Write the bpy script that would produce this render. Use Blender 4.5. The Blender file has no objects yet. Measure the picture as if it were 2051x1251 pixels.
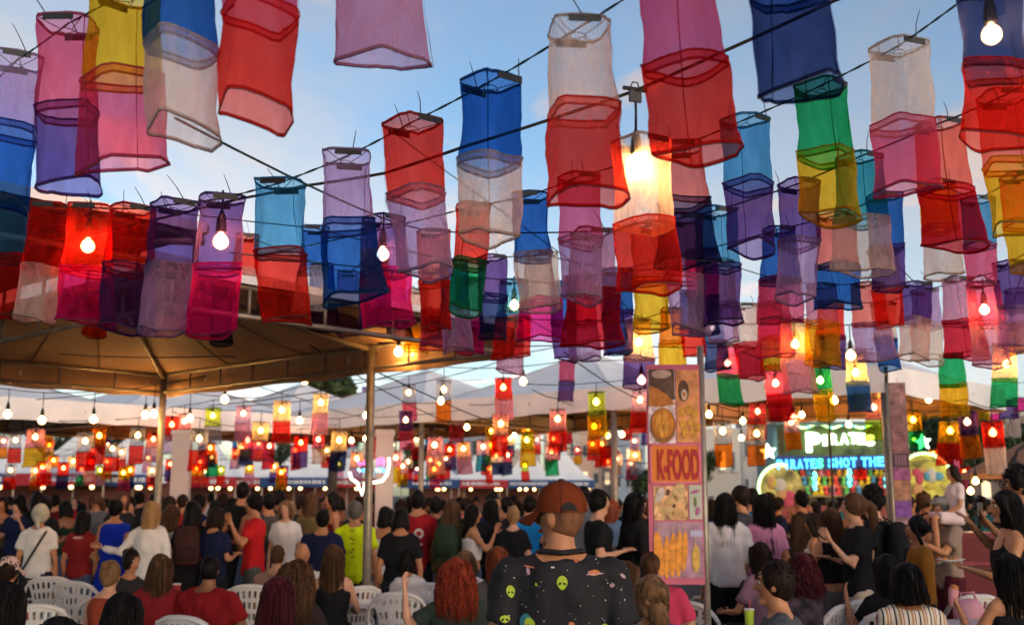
import bpy, math, random
from mathutils import Vector, Matrix, Euler, noise as mnoise
from mathutils.bvhtree import BVHTree

random.seed(7)
SC = bpy.context.scene
COL = SC.collection
R = math.radians

# ------------------------------------------------------------------ camera
FPX, PW, PH, HORIZON = 2200.0, 2051.0, 1251.0, 990.0
TILT = math.atan((HORIZON - PH / 2) / FPX)
CAM_Z = 1.7
cam_data = bpy.data.cameras.new('camera')
cam = bpy.data.objects.new('camera', cam_data)
COL.objects.link(cam)
cam.location = (0, 0, CAM_Z)
cam.rotation_euler = (math.pi / 2 + TILT, 0, 0)
cam_data.sensor_width = 36.0
cam_data.lens = 36.0 * FPX / PW
cam_data.clip_start = 0.05
cam_data.clip_end = 3000.0
cam_data.dof.use_dof = True
cam_data.dof.focus_distance = 4.9
cam_data.dof.aperture_fstop = 2.8
SC.camera = cam

# ------------------------------------------------------------------ sky, sun, exposure
SUN_ELEV, SUN_AZ = R(10.0), R(146.0)          # azimuth clockwise from +Y (straight ahead)
world = bpy.data.worlds.new('World')
SC.world = world
world.use_nodes = True
wn, wl = world.node_tree.nodes, world.node_tree.links
wn.clear()
w_out = wn.new('ShaderNodeOutputWorld')
w_bg = wn.new('ShaderNodeBackground')
w_sky = wn.new('ShaderNodeTexSky')
w_sky.sky_type = 'NISHITA'
w_sky.sun_disc = False
w_sky.sun_elevation = SUN_ELEV
w_sky.sun_rotation = SUN_AZ
w_sky.altitude = 0.0
w_sky.air_density = 1.0
w_sky.dust_density = 1.2
w_sky.ozone_density = 2.4
w_bg.inputs['Strength'].default_value = 0.10


def wnode(kind, **kw):
    n = wn.new(kind)
    for k, v in kw.items():
        setattr(n, k, v)
    return n


w_tc = wnode('ShaderNodeTexCoord')
w_sep = wnode('ShaderNodeSeparateXYZ')
wl.new(w_tc.outputs['Generated'], w_sep.inputs[0])
w_add = wnode('ShaderNodeMath', operation='ADD')
wl.new(w_sep.outputs['Z'], w_add.inputs[0])
w_add.inputs[1].default_value = 0.14
w_max = wnode('ShaderNodeMath', operation='MAXIMUM')
wl.new(w_add.outputs[0], w_max.inputs[0])
w_max.inputs[1].default_value = 0.05
w_dx = wnode('ShaderNodeMath', operation='DIVIDE')
w_dy = wnode('ShaderNodeMath', operation='DIVIDE')
wl.new(w_sep.outputs['X'], w_dx.inputs[0]); wl.new(w_max.outputs[0], w_dx.inputs[1])
wl.new(w_sep.outputs['Y'], w_dy.inputs[0]); wl.new(w_max.outputs[0], w_dy.inputs[1])
w_cmb = wnode('ShaderNodeCombineXYZ')
wl.new(w_dx.outputs[0], w_cmb.inputs[0]); wl.new(w_dy.outputs[0], w_cmb.inputs[1])


def cloud_layer(scale, detail, rough, lo, hi, amount, stretch, seed):
    mp = wnode('ShaderNodeMapping')
    mp.inputs['Scale'].default_value = stretch
    mp.inputs['Location'].default_value = (seed, seed * 1.7, 0)
    mp.inputs['Rotation'].default_value = (0, 0, 0.5)
    wl.new(w_cmb.outputs[0], mp.inputs[0])
    nz = wnode('ShaderNodeTexNoise')
    nz.inputs['Scale'].default_value = scale
    nz.inputs['Detail'].default_value = detail
    nz.inputs['Roughness'].default_value = rough
    nz.inputs['Distortion'].default_value = 0.4
    wl.new(mp.outputs[0], nz.inputs['Vector'])
    mr = wnode('ShaderNodeMapRange', interpolation_type='SMOOTHSTEP')
    mr.inputs['From Min'].default_value = lo
    mr.inputs['From Max'].default_value = hi
    mr.inputs['To Max'].default_value = amount
    wl.new(nz.outputs['Fac'], mr.inputs['Value'])
    return mr.outputs[0]


# a thin veil of high cloud, and small pink puffs
veil = cloud_layer(0.7, 7, 0.62, 0.38, 0.66, 0.9, (1.0, 0.38, 1.0), 3.1)
puff = cloud_layer(2.4, 6, 0.6, 0.555, 0.70, 0.85, (1.0, 0.7, 1.0), 8.4)
w_lum = wnode('ShaderNodeRGBToBW')
w_hsv = wnode('ShaderNodeHueSaturation')
w_hsv.inputs['Saturation'].default_value = 1.0
wl.new(w_sky.outputs[0], w_hsv.inputs['Color'])
wl.new(w_hsv.outputs[0], w_lum.inputs[0])


def tinted_by_sky(col):
    m = wnode('ShaderNodeMix', data_type='RGBA', blend_type='MULTIPLY')
    m.inputs['Factor'].default_value = 1.0
    m.inputs[6].default_value = col
    wl.new(w_lum.outputs[0], m.inputs[7])
    return m.outputs[2]


m1 = wnode('ShaderNodeMix', data_type='RGBA')
wl.new(veil, m1.inputs['Factor'])
wl.new(w_hsv.outputs[0], m1.inputs[6])
wl.new(tinted_by_sky((1.30, 1.24, 1.22, 1)), m1.inputs[7])
m2 = wnode('ShaderNodeMix', data_type='RGBA')
wl.new(puff, m2.inputs['Factor'])
wl.new(m1.outputs[2], m2.inputs[6])
wl.new(tinted_by_sky((1.62, 1.28, 1.16, 1)), m2.inputs[7])
wl.new(m2.outputs[2], w_bg.inputs['Color'])
wl.new(w_bg.outputs[0], w_out.inputs[0])

sun_data = bpy.data.lights.new('sun', 'SUN')
sun_data.energy = 0.26
sun_data.angle = R(24)
sun_data.color = (1.0, 0.70, 0.46)
sun = bpy.data.objects.new('sun', sun_data)
COL.objects.link(sun)
sun_dir = Vector((math.sin(SUN_AZ) * math.cos(SUN_ELEV), math.cos(SUN_AZ) * math.cos(SUN_ELEV), math.sin(SUN_ELEV)))
sun.rotation_euler = sun_dir.to_track_quat('Z', 'Y').to_euler()
sun.location = sun_dir * 60

SC.view_settings.view_transform = 'Standard'
SC.view_settings.look = 'None'
SC.view_settings.gamma = 1.0
SC.view_settings.use_curve_mapping = False
SC.view_settings.exposure = 1.3

SC.render.engine = 'CYCLES'
cy = SC.cycles
cy.use_denoising = True
cy.max_bounces = 4
cy.diffuse_bounces = 2
cy.glossy_bounces = 2
cy.transmission_bounces = 4
cy.transparent_max_bounces = 36
cy.sample_clamp_indirect = 4.0
cy.caustics_reflective = False
cy.caustics_refractive = False
cy.use_light_tree = True
cy.use_adaptive_sampling = True
cy.adaptive_threshold = 0.03


# ------------------------------------------------------------------ pixel -> place
ST, CT = math.sin(TILT), math.cos(TILT)


def ray(px, py):
    cx, cy_ = (px - PW / 2) / FPX, (PH / 2 - py) / FPX
    return Vector((cx, CT - ST * cy_, ST + CT * cy_))


def PT(px, py, t):
    """place seen at photo pixel (px, py), t metres in front of the lens"""
    return Vector((0, 0, CAM_Z)) + ray(px, py) * t


# ------------------------------------------------------------------ mesh helpers
class MB:
    def __init__(self):
        self.v, self.f, self.m = [], [], []
        self.cur = 0

    def add(self, verts, faces, mat=None):
        o = len(self.v)
        self.v.extend(Vector(p) for p in verts)
        for f in faces:
            self.f.append(tuple(i + o for i in f))
            self.m.append(self.cur if mat is None else mat)
        return self

    def box(self, c, s, M=None, mat=None, taper=1.0):
        c = Vector(c)
        hx, hy, hz = s[0] / 2, s[1] / 2, s[2] / 2
        vs = []
        for z, k in ((-hz, 1.0), (hz, taper)):
            for x, y in ((-hx, -hy), (hx, -hy), (hx, hy), (-hx, hy)):
                p = Vector((x * k, y * k, z))
                vs.append(c + (M @ p if M else p))
        return self.add(vs, [(0, 3, 2, 1), (4, 5, 6, 7), (0, 1, 5, 4), (1, 2, 6, 5), (2, 3, 7, 6), (3, 0, 4, 7)], mat)

    def loft(self, rings, cap=True, closed=True, mat=None):
        n = len(rings[0])
        vs = [p for r in rings for p in r]
        fs = []
        for i in range(len(rings) - 1):
            for j in range(n if closed else n - 1):
                a, b = i * n + j, i * n + (j + 1) % n
                fs.append((a, b, b + n, a + n))
        if cap and closed:
            fs.append(tuple(reversed(range(n))))
            fs.append(tuple(range((len(rings) - 1) * n, len(rings) * n)))
        return self.add(vs, fs, mat)

    def tube(self, pts, rad, n=8, cap=True, mat=None, flat=1.0, up=None):
        pts = [Vector(p) for p in pts]
        if not isinstance(rad, (list, tuple)):
            rad = [rad] * len(pts)
        rings = []
        prev = None
        for i, p in enumerate(pts):
            a = pts[max(i - 1, 0)]
            b = pts[min(i + 1, len(pts) - 1)]
            d = (b - a)
            d = d.normalized() if d.length > 1e-9 else Vector((0, 0, 1))
            if prev is None:
                ref = Vector(up) if up else (Vector((0, 0, 1)) if abs(d.z) < 0.9 else Vector((1, 0, 0)))
                x = d.cross(ref).normalized()
            else:
                x = (prev - d * prev.dot(d))
                x = x.normalized() if x.length > 1e-6 else d.orthogonal().normalized()
            prev = x
            y = d.cross(x)
            r = rad[i]
            rings.append([p + x * (r * math.cos(2 * math.pi * k / n)) + y * (r * flat * math.sin(2 * math.pi * k / n)) for k in range(n)])
        return self.loft(rings, cap=cap, mat=mat)

    def ball(self, c, r, seg=12, rings=8, M=None, mat=None, fn=None):
        c = Vector(c)
        if not isinstance(r, (list, tuple, Vector)):
            r = (r, r, r)
        vs = []
        for i in range(rings + 1):
            th = math.pi * i / rings
            for j in range(seg):
                ph = 2 * math.pi * j / seg
                p = Vector((math.sin(th) * math.cos(ph), math.sin(th) * math.sin(ph), math.cos(th)))
                if fn:
                    p = fn(p)
                p = Vector((p.x * r[0], p.y * r[1], p.z * r[2]))
                vs.append(c + (M @ p if M else p))
        # collapse the pole rings into single vertices
        top, bot = vs[0], vs[rings * seg]
        body = vs[seg:rings * seg]
        allv = [top] + body + [bot]
        fs = []
        for j in range(seg):
            fs.append((0, 1 + j, 1 + (j + 1) % seg))
        for i in range(rings - 2):
            for j in range(seg):
                a = 1 + i * seg + j
                b = 1 + i * seg + (j + 1) % seg
                fs.append((a, a + seg, b + seg, b))
        last = len(allv) - 1
        base = 1 + (rings - 2) * seg
        for j in range(seg):
            fs.append((base + j, last, base + (j + 1) % seg))
        return self.add(allv, fs, mat)

    def poly(self, pts, mat=None):
        return self.add(pts, [tuple(range(len(pts)))], mat)

    def prism(self, pts2, y0, y1, mat=None):
        """outline in x, z pushed from y0 to y1"""
        n = len(pts2)
        vs = [(x, y0, z) for x, z in pts2] + [(x, y1, z) for x, z in pts2]
        fs = [tuple(range(n)), tuple(reversed(range(n, 2 * n)))]
        fs += [(i, i + n, (i + 1) % n + n, (i + 1) % n) for i in range(n)]
        return self.add(vs, fs, mat)

    def mesh(self, name, mats, smooth=False):
        me = bpy.data.meshes.new(name)
        me.from_pydata(self.v, [], self.f)
        for m in (mats if isinstance(mats, (list, tuple)) else [mats]):
            me.materials.append(m)
        if any(self.m):
            me.polygons.foreach_set('material_index', self.m)
        if smooth:
            me.polygons.foreach_set('use_smooth', [True] * len(me.polygons))
        me.update()
        return me

    def build(self, name, mats, parent=None, smooth=False, loc=None):
        ob = bpy.data.objects.new(name, self.mesh(name, mats, smooth))
        COL.objects.link(ob)
        if parent:
            ob.parent = parent
        if loc is not None:
            ob.location = loc
        return ob


def tag(o, label=None, cat=None, group=None, kind=None):
    if label: o['label'] = label
    if cat: o['category'] = cat
    if group: o['group'] = group
    if kind: o['kind'] = kind
    return o


def thing(name, label, cat, loc=(0, 0, 0), rz=0.0, group=None):
    o = bpy.data.objects.new(name, None)
    COL.objects.link(o)
    o.empty_display_size = 0.1
    o.location = loc
    o.rotation_euler = (0, 0, rz)
    return tag(o, label, cat, group)


def copy_tree(o, parent=None):
    c = o.copy()
    COL.objects.link(c)
    c.parent = parent
    for ch in o.children:
        copy_tree(ch, c)
    return c


# ------------------------------------------------------------------ materials
MATS = {}


def mat(name, col, rough=0.6, noise=0.0, nscale=20.0, bump=0.0, metal=0.0, spec=0.4, translucent=0.0, sheen=0.0, stretch=None):
    key = (name, tuple(col))
    if key in MATS:
        return MATS[key]
    m = bpy.data.materials.new(name)
    m.use_nodes = True
    nt = m.node_tree
    b = nt.nodes['Principled BSDF']
    b.inputs['Base Color'].default_value = (*col, 1)
    b.inputs['Roughness'].default_value = rough
    b.inputs['Metallic'].default_value = metal
    b.inputs['Specular IOR Level'].default_value = spec
    if sheen:
        b.inputs['Sheen Weight'].default_value = sheen
    if noise or bump:
        tc = nt.nodes.new('ShaderNodeTexCoord')
        mp = nt.nodes.new('ShaderNodeMapping')
        if stretch:
            mp.inputs['Scale'].default_value = stretch
        nz = nt.nodes.new('ShaderNodeTexNoise')
        nz.inputs['Scale'].default_value = nscale
        nz.inputs['Detail'].default_value = 5
        nt.links.new(tc.outputs['Object'], mp.inputs[0])
        nt.links.new(mp.outputs[0], nz.inputs['Vector'])
        if noise:
            mr = nt.nodes.new('ShaderNodeMapRange')
            mr.inputs['From Min'].default_value = 0.3
            mr.inputs['From Max'].default_value = 0.7
            mr.inputs['To Min'].default_value = 1 - noise
            mr.inputs['To Max'].default_value = 1 + noise
            nt.links.new(nz.outputs['Fac'], mr.inputs['Value'])
            mx = nt.nodes.new('ShaderNodeMix')
            mx.data_type = 'RGBA'
            mx.blend_type = 'MULTIPLY'
            mx.inputs['Factor'].default_value = 1
            mx.inputs[6].default_value = (*col, 1)
            nt.links.new(mr.outputs[0], mx.inputs[7])
            nt.links.new(mx.outputs[2], b.inputs['Base Color'])
        if bump:
            bp = nt.nodes.new('ShaderNodeBump')
            bp.inputs['Strength'].default_value = bump
            bp.inputs['Distance'].default_value = 0.02
            nt.links.new(nz.outputs['Fac'], bp.inputs['Height'])
            nt.links.new(bp.outputs[0], b.inputs['Normal'])
    if translucent:
        tr = nt.nodes.new('ShaderNodeBsdfTranslucent')
        tr.inputs[0].default_value = (*col, 1)
        ms = nt.nodes.new('ShaderNodeMixShader')
        ms.inputs[0].default_value = translucent
        out = nt.nodes['Material Output']
        nt.links.new(b.outputs[0], ms.inputs[1])
        nt.links.new(tr.outputs[0], ms.inputs[2])
        nt.links.new(ms.outputs[0], out.inputs[0])
    MATS[key] = m
    return m


def glow(name, col, strength, sampling='AUTO'):
    key = (name, tuple(col), strength)
    if key in MATS:
        return MATS[key]
    m = bpy.data.materials.new(name)
    m.use_nodes = True
    b = m.node_tree.nodes['Principled BSDF']
    b.inputs['Base Color'].default_value = (*[min(1, c) for c in col], 1)
    b.inputs['Emission Color'].default_value = (*col, 1)
    b.inputs['Emission Strength'].default_value = strength
    try:
        m.cycles.emission_sampling = sampling
    except Exception:
        pass
    MATS[key] = m
    return m


def bulb_glass(name, col, strength):
    """frosted globe: hot in the middle where the filament sits, amber towards the rim"""
    m = bpy.data.materials.new(name)
    m.use_nodes = True
    nt = m.node_tree
    b = nt.nodes['Principled BSDF']
    b.inputs['Base Color'].default_value = (.9, .8, .6, 1)
    b.inputs['Roughness'].default_value = .3
    lw = nt.nodes.new('ShaderNodeLayerWeight')
    lw.inputs['Blend'].default_value = .5
    mr = nt.nodes.new('ShaderNodeMapRange')
    mr.interpolation_type = 'SMOOTHSTEP'
    mr.inputs['From Min'].default_value = .05
    mr.inputs['From Max'].default_value = .72
    mr.inputs['To Min'].default_value = strength
    mr.inputs['To Max'].default_value = strength * .02
    nt.links.new(lw.outputs['Facing'], mr.inputs['Value'])
    nt.links.new(mr.outputs[0], b.inputs['Emission Strength'])
    b.inputs['Emission Color'].default_value = (*col, 1)
    return m


# sheer lantern cloth: light passes the mesh tinted, the threads scatter the rest
TINT = {
    #           passes through            threads
    'red':      ((0.95, 0.22, 0.17), (0.80, 0.035, 0.025)),
    'crimson':  ((0.85, 0.14, 0.20), (0.62, 0.02, 0.05)),
    'salmon':   ((0.98, 0.46, 0.40), (0.82, 0.16, 0.12)),
    'pink':     ((0.92, 0.38, 0.50), (0.74, 0.10, 0.22)),
    'magenta':  ((0.92, 0.16, 0.48), (0.78, 0.02, 0.26)),
    'rose':     ((0.90, 0.60, 0.70), (0.66, 0.30, 0.40)),
    'blue':     ((0.15, 0.34, 0.64), (0.02, 0.12, 0.36)),
    'navy':     ((0.24, 0.27, 0.44), (0.03, 0.045, 0.17)),
    'sky blue': ((0.34, 0.62, 0.78), (0.07, 0.32, 0.60)),
    'purple':   ((0.42, 0.29, 0.54), (0.14, 0.06, 0.26)),
    'lilac':    ((0.80, 0.64, 0.82), (0.56, 0.38, 0.58)),
    'white':    ((0.96, 0.86, 0.80), (0.90, 0.74, 0.64)),
    'yellow':   ((0.96, 0.72, 0.14), (0.80, 0.50, 0.03)),
    'orange':   ((0.98, 0.50, 0.14), (0.85, 0.26, 0.02)),
    'green':    ((0.14, 0.66, 0.36), (0.02, 0.38, 0.12)),
    'lime':     ((0.74, 0.86, 0.26), (0.45, 0.60, 0.06)),
    'teal':     ((0.20, 0.58, 0.64), (0.03, 0.28, 0.34)),
    'cream':    ((0.98, 0.86, 0.62), (0.85, 0.66, 0.38)),
    'grey':     ((0.72, 0.74, 0.80), (0.45, 0.46, 0.52)),
    'peach':    ((0.97, 0.72, 0.62), (0.80, 0.46, 0.36)),
}


def cloth_mat(cname, hem=False):
    key = ('cloth', cname, hem)
    if key in MATS:
        return MATS[key]
    T, C = TINT[cname]
    m = bpy.data.materials.new(('lantern hem ' if hem else 'lantern cloth ') + cname)
    m.use_nodes = True
    nt = m.node_tree
    nt.nodes.clear()
    N, Lk = nt.nodes.new, nt.links.new
    out = N('ShaderNodeOutputMaterial')
    tp = N('ShaderNodeBsdfTransparent')
    df = N('ShaderNodeBsdfDiffuse')
    tr = N('ShaderNodeBsdfTranslucent')
    if hem:
        T = tuple(c * 0.55 for c in T)
        C = tuple(c * 0.62 for c in C)
    T = tuple(c + (1 - c) * (0.0 if hem else 0.07) for c in T)
    tp.inputs[0].default_value = (*T, 1)
    df.inputs[0].default_value = (*C, 1)
    tr.inputs[0].default_value = (*C, 1)
    s1 = N('ShaderNodeMixShader')
    s1.inputs[0].default_value = 0.6
    Lk(df.outputs[0], s1.inputs[1])
    Lk(tr.outputs[0], s1.inputs[2])
    # threads close up when the cloth is seen edge-on; folds and weave vary the density
    lw = N('ShaderNodeLayerWeight')
    lw.inputs['Blend'].default_value = 0.35
    tc = N('ShaderNodeTexCoord')
    nz = N('ShaderNodeTexNoise')
    nz.inputs['Scale'].default_value = 10.0
    nz.inputs['Detail'].default_value = 2
    nz.inputs['Distortion'].default_value = 1.2
    mp = N('ShaderNodeMapping')
    mp.inputs['Scale'].default_value = (1.6, 1.6, .55)
    mp.inputs['Rotation'].default_value = (.2, .25, 0)
    Lk(tc.outputs['Object'], mp.inputs[0])
    Lk(mp.outputs[0], nz.inputs['Vector'])
    base = N('ShaderNodeMapRange')
    base.inputs['From Min'].default_value = 0.3
    base.inputs['From Max'].default_value = 0.7
    dens = 0.16 if cname in ('white', 'cream', 'lilac', 'rose', 'peach') else 0.0
    base.inputs['To Min'].default_value = (0.36 if hem else 0.02) + dens
    base.inputs['To Max'].default_value = (0.60 if hem else 0.25) + dens
    Lk(nz.outputs['Fac'], base.inputs['Value'])
    a = N('ShaderNodeMath'); a.operation = 'MULTIPLY_ADD'; a.use_clamp = True
    Lk(lw.outputs['Facing'], a.inputs[0])
    a.inputs[1].default_value = 0.36
    Lk(base.outputs[0], a.inputs[2])
    s2 = N('ShaderNodeMixShader')
    Lk(a.outputs[0], s2.inputs[0])
    Lk(tp.outputs[0], s2.inputs[1])
    Lk(s1.outputs[0], s2.inputs[2])
    Lk(s2.outputs[0], out.inputs[0])
    MATS[key] = m
    return m


M_BLACK = mat('black plastic', (0.012, 0.012, 0.013), 0.5)
M_WIRE = mat('dark wire', (0.02, 0.018, 0.022), 0.5)
M_CABLE = mat('dark cable', (0.015, 0.016, 0.016), 0.6)
M_TWINE = mat('green twine', (0.02, 0.06, 0.05), 0.8)
M_POLE = mat('galvanised pole', (0.30, 0.26, 0.21), 0.45, noise=0.2, nscale=9, metal=0.5)
M_TENT = mat('white tent vinyl', (0.86, 0.80, 0.76), 0.5, noise=0.10, nscale=1.6, bump=0.15)
M_BULB = bulb_glass('warm bulb glass', (1.0, 0.50, 0.14), 22.0)
M_BULB_NEAR = bulb_glass('bright bulb glass', (1.0, 0.47, 0.12), 80.0)
M_BULB_BARE = bulb_glass('bare bulb glass', (1.0, 0.52, 0.15), 70.0)
# ------------------------------------------------------------------ ground
g = MB().add([(-700, -40, 0), (700, -40, 0), (700, 1400, 0), (-700, 1400, 0)], [(0, 1, 2, 3)])
ground = g.build('ground', mat('worn asphalt', (0.055, 0.052, 0.05), 0.85, noise=0.35, nscale=1.3, bump=0.3))
tag(ground, 'dark worn asphalt of the fairground under the crowd', kind='structure')

# ------------------------------------------------------------------ tents
U = Vector((-0.74, 0.673, 0)).normalized()
W = Vector((0.673, 0.74, 0)).normalized()
V = -W
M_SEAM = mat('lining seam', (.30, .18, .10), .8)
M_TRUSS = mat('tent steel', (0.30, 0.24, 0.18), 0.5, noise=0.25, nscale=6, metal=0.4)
M_UNDER = mat('tent lining warm light tint', (0.62, 0.375, 0.20), 0.7, noise=0.22, nscale=1.4, bump=0.25, spec=0.3)  # warm bulb light on the white vinyl's underside is put into this colour


def tent(c, a, b, size_a, size_b, eave, peak, label, posts=(0, 1, 2, 3), group='big white tents over the tables', valance=(0, 1, 2, 3), top=None, mids=()):
    """c: ground corner; a, b: unit directions along the two sides"""
    root = thing('party_tent', label, 'tent', c, 0, group)
    A, B = a * size_a, b * size_b
    corners = [Vector((0, 0, 0)), A, A + B, B]
    mid = (A + B) / 2 if top is None else A * top[0] + B * top[1]
    up = Vector((0, 0, 1))

    def skin(dz, flip):
        mb = MB()
        n = 8
        for k in range(4):
            p, q = corners[k], corners[(k + 1) % 4]
            vs, fs = [], []
            for i in range(n + 1):
                s = i / n
                for j in range(n + 1):
                    r = j / n
                    pos = p.lerp(q, r).lerp(mid, s)
                    h = eave + (peak - eave) * (s ** 1.2) - 0.05 * math.sin(math.pi * r) * math.sin(math.pi * min(1, s * 1.2)) * (1 - s)
                    h += 0.010 * math.sin(r * 17 + k) * (1 - s) * s * 4
                    vs.append(pos + up * (h + dz))
            for i in range(n):
                for j in range(n):
                    a0 = i * (n + 1) + j
                    f = (a0, a0 + 1, a0 + n + 2, a0 + n + 1)
                    fs.append(tuple(reversed(f)) if flip else f)
            mb.add(vs, fs)
        return mb
    skin(0.0, False).build('canopy', M_TENT, root, smooth=True)
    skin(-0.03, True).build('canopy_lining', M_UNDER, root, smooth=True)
    for k in range(4):
        p, q = corners[k], corners[(k + 1) % 4]
        d = (q - p).normalized()
        nrm = Vector((d.y, -d.x, 0))
        if nrm.dot(mid - p) > 0:
            nrm = -nrm
        n = 24
        deep = 0.30 if k in valance else 0.035
        vs, fs = [], []
        for i in range(n + 1):
            r = i / n
            e = p.lerp(q, r) + nrm * 0.035
            w = 0.010 * math.sin(r * 40 + k)
            vs += [e + up * (eave + 0.02), e + nrm * w + up * (eave - deep + 0.012 * math.sin(r * 23) * deep * 3)]
        for i in range(n):
            fs.append((2 * i, 2 * i + 1, 2 * i + 3, 2 * i + 2))
        mv = MB().add(vs, fs)
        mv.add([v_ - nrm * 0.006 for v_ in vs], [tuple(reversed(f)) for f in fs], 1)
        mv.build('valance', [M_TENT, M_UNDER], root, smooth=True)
        ins = -nrm * 0.05
        t = MB()
        t.tube([p + ins + up * (eave - 0.04), q + ins + up * (eave - 0.04)], 0.024, 8)
        t.build('top_rail', M_TRUSS, root, smooth=True)
        t = MB()
        t.tube([p + ins + up * (eave - 0.25), q + ins + up * (eave - 0.25)], 0.020, 8)
        t.build('bottom_rail', M_TRUSS, root, smooth=True)
        m = max(3, int((q - p).length / 0.62))
        for i in range(m + 1):
            e = p.lerp(q, (i + 0.02) / (m + 0.04)) + ins
            MB().tube([e + up * (eave - 0.25), e + up * (eave - 0.04)], 0.013, 6).build('strut', M_TRUSS, root, smooth=True)

    def rafter(p):
        pts = []
        for i in range(9):
            s = i / 8
            pts.append(p.lerp(mid, s) + up * (eave + (peak - eave) * (s ** 1.2) - 0.085))
        MB().tube(pts, 0.030, 8).build('hip_rafter', M_TRUSS, root, smooth=True)
    for k in range(4):
        rafter(corners[k])
        p, q = corners[k], corners[(k + 1) % 4]
        for r in (.25, .5, .75):
            pts = []
            for i in range(9):
                s = i / 8 * .97
                h = eave + (peak - eave) * (s ** 1.2) - 0.05 * math.sin(math.pi * r) * math.sin(math.pi * min(1, s * 1.2)) * (1 - s) + 0.010 * math.sin(r * 17 + k) * (1 - s) * s * 4
                pts.append(p.lerp(q, r).lerp(mid, s) + up * (h - .034))
            MB().tube(pts, .007, 5).build('seam', M_SEAM, root, smooth=True)

    def post(p):
        inn = (mid - p).normalized() * 0.07
        MB().tube([p + inn, p + inn + up * (eave - 0.02)], 0.042, 12).build('post', M_POLE, root, smooth=True)
    for k in posts:
        post(corners[k])
    for f in mids:
        post(A * f)
        rafter(A * f)
    return root


C1 = Vector((0.0, 9.5, 0))
S = 3.85
tent(C1, U, V, 5.72, 3.35, 3.17, 4.0, 'white tent at left whose glow-tinted lining faces the camera, on two steel posts', posts=(1,), valance=(0, 1), top=(.5, .72), mids=(.31,))
tent(Vector((-1.87, 6.5, 0)), U, V, 6.0, 5.0, 3.30, 3.6, 'white tent nearest the camera, its edge showing above the red lanterns', posts=(), valance=())
# row across the court
D0 = Vector((4.25, 12.45, 0))
dl = ['white tent at right, its corner post in front of the lit game stall', 'white tent roof behind the food banner',
      'white tent roof in the middle, below the crossing bulb cables', 'white tent roof with a tree top showing above it']
for i in range(4):
    tent(D0 + U * (S * i), U, W, S, S, 3.14, 4.0, dl[i], posts=(0,) if i < 3 else ())
E0 = Vector((-8.6, 14.0, 0))
for i, lb in enumerate(('white roof strip of the tent at far left behind the bare bulbs', 'white tent roof behind the left steel post')):
    tent(E0 + W * (S * i), W, U, S, S, 3.05, 3.8, lb, posts=())
tent(D0 + W * 1.2 - U * 4.6, -U, W, 5.2, 4.0, 3.05, 3.95, 'white tent roof at the right edge below the green and yellow lanterns', posts=(1, 2))
# ------------------------------------------------------------------ lanterns
LW, LH = 0.19, 0.575


def sq(th, a, e=0.42):
    c, s = math.cos(th), math.sin(th)
    return a * math.copysign(abs(c) ** e, c), a * math.copysign(abs(s) ** e, s)


class Shape:
    """the hanging tube of one lantern: surface point for depth s (0 top .. 1 bottom) and angle th"""
    def __init__(self, rng, h, a, wild=1.0):
        self.h, self.a = h, a
        self.tw = rng.uniform(-.4, .4) * wild
        self.sk = rng.uniform(-.3, .3) * wild
        self.sx = rng.uniform(-.035, .05) * wild
        self.sy = rng.uniform(-.03, .03) * wild
        self.ph = rng.uniform(0, 6.28)
        self.ph2 = rng.uniform(0, 6.28)
        self.tiltb = rng.uniform(-.16, .16) * wild
        self.seed = rng.uniform(0, 50)
        self.wild = wild
        self.e = rng.uniform(.34, .62)

    def p(self, s, th, off=0.0, dz=0.0):
        k = 1 - .07 * math.sin(math.pi * min(1, s * 2.0 if s < .5 else (s - .5) * 2.0)) * (.6 + .4 * math.sin(self.ph + 3 * s))
        k *= .95 + .07 * s
        x, y = sq(th, self.a * k + off, self.e)
        # sides draw in between the corner folds
        inn = (1 - abs(math.cos(2 * th))) * 0
        w = .012 * self.wild * mnoise.noise(Vector((math.cos(th) * 2.2 + self.seed, math.sin(th) * 2.2, s * 4.2)))
        w += .006 * self.wild * mnoise.noise(Vector((math.cos(th) * 5 + self.seed, math.sin(th) * 5, s * 9 + 7)))
        r = math.hypot(x, y)
        x, y = x * (1 + w / r), y * (1 + w / r)
        d = self.sk * s
        x, y = x + y * d, y + x * d
        t = self.tw * s
        x, y = x * math.cos(t) - y * math.sin(t), x * math.sin(t) + y * math.cos(t)
        z = -s * self.h + dz + self.tiltb * x * s + .011 * self.wild * s * math.sin(2 * th + self.ph2) + .004 * self.wild * mnoise.noise(Vector((th * 1.7 + self.seed, s * 3, 1)))
        return Vector((x + self.sx * s * s, y + self.sy * s * s, z))


def tube_skin(sh, s0, s1, ns, nt, off):
    mb = MB()
    vs = [sh.p(s0 + (s1 - s0) * i / ns, 2 * math.pi * j / nt, off) for i in range(ns + 1) for j in range(nt)]
    fs = [(i * nt + j, i * nt + (j + 1) % nt, (i + 1) * nt + (j + 1) % nt, (i + 1) * nt + j) for i in range(ns) for j in range(nt)]
    return mb.add(vs, fs)


BULBS = []


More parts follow.
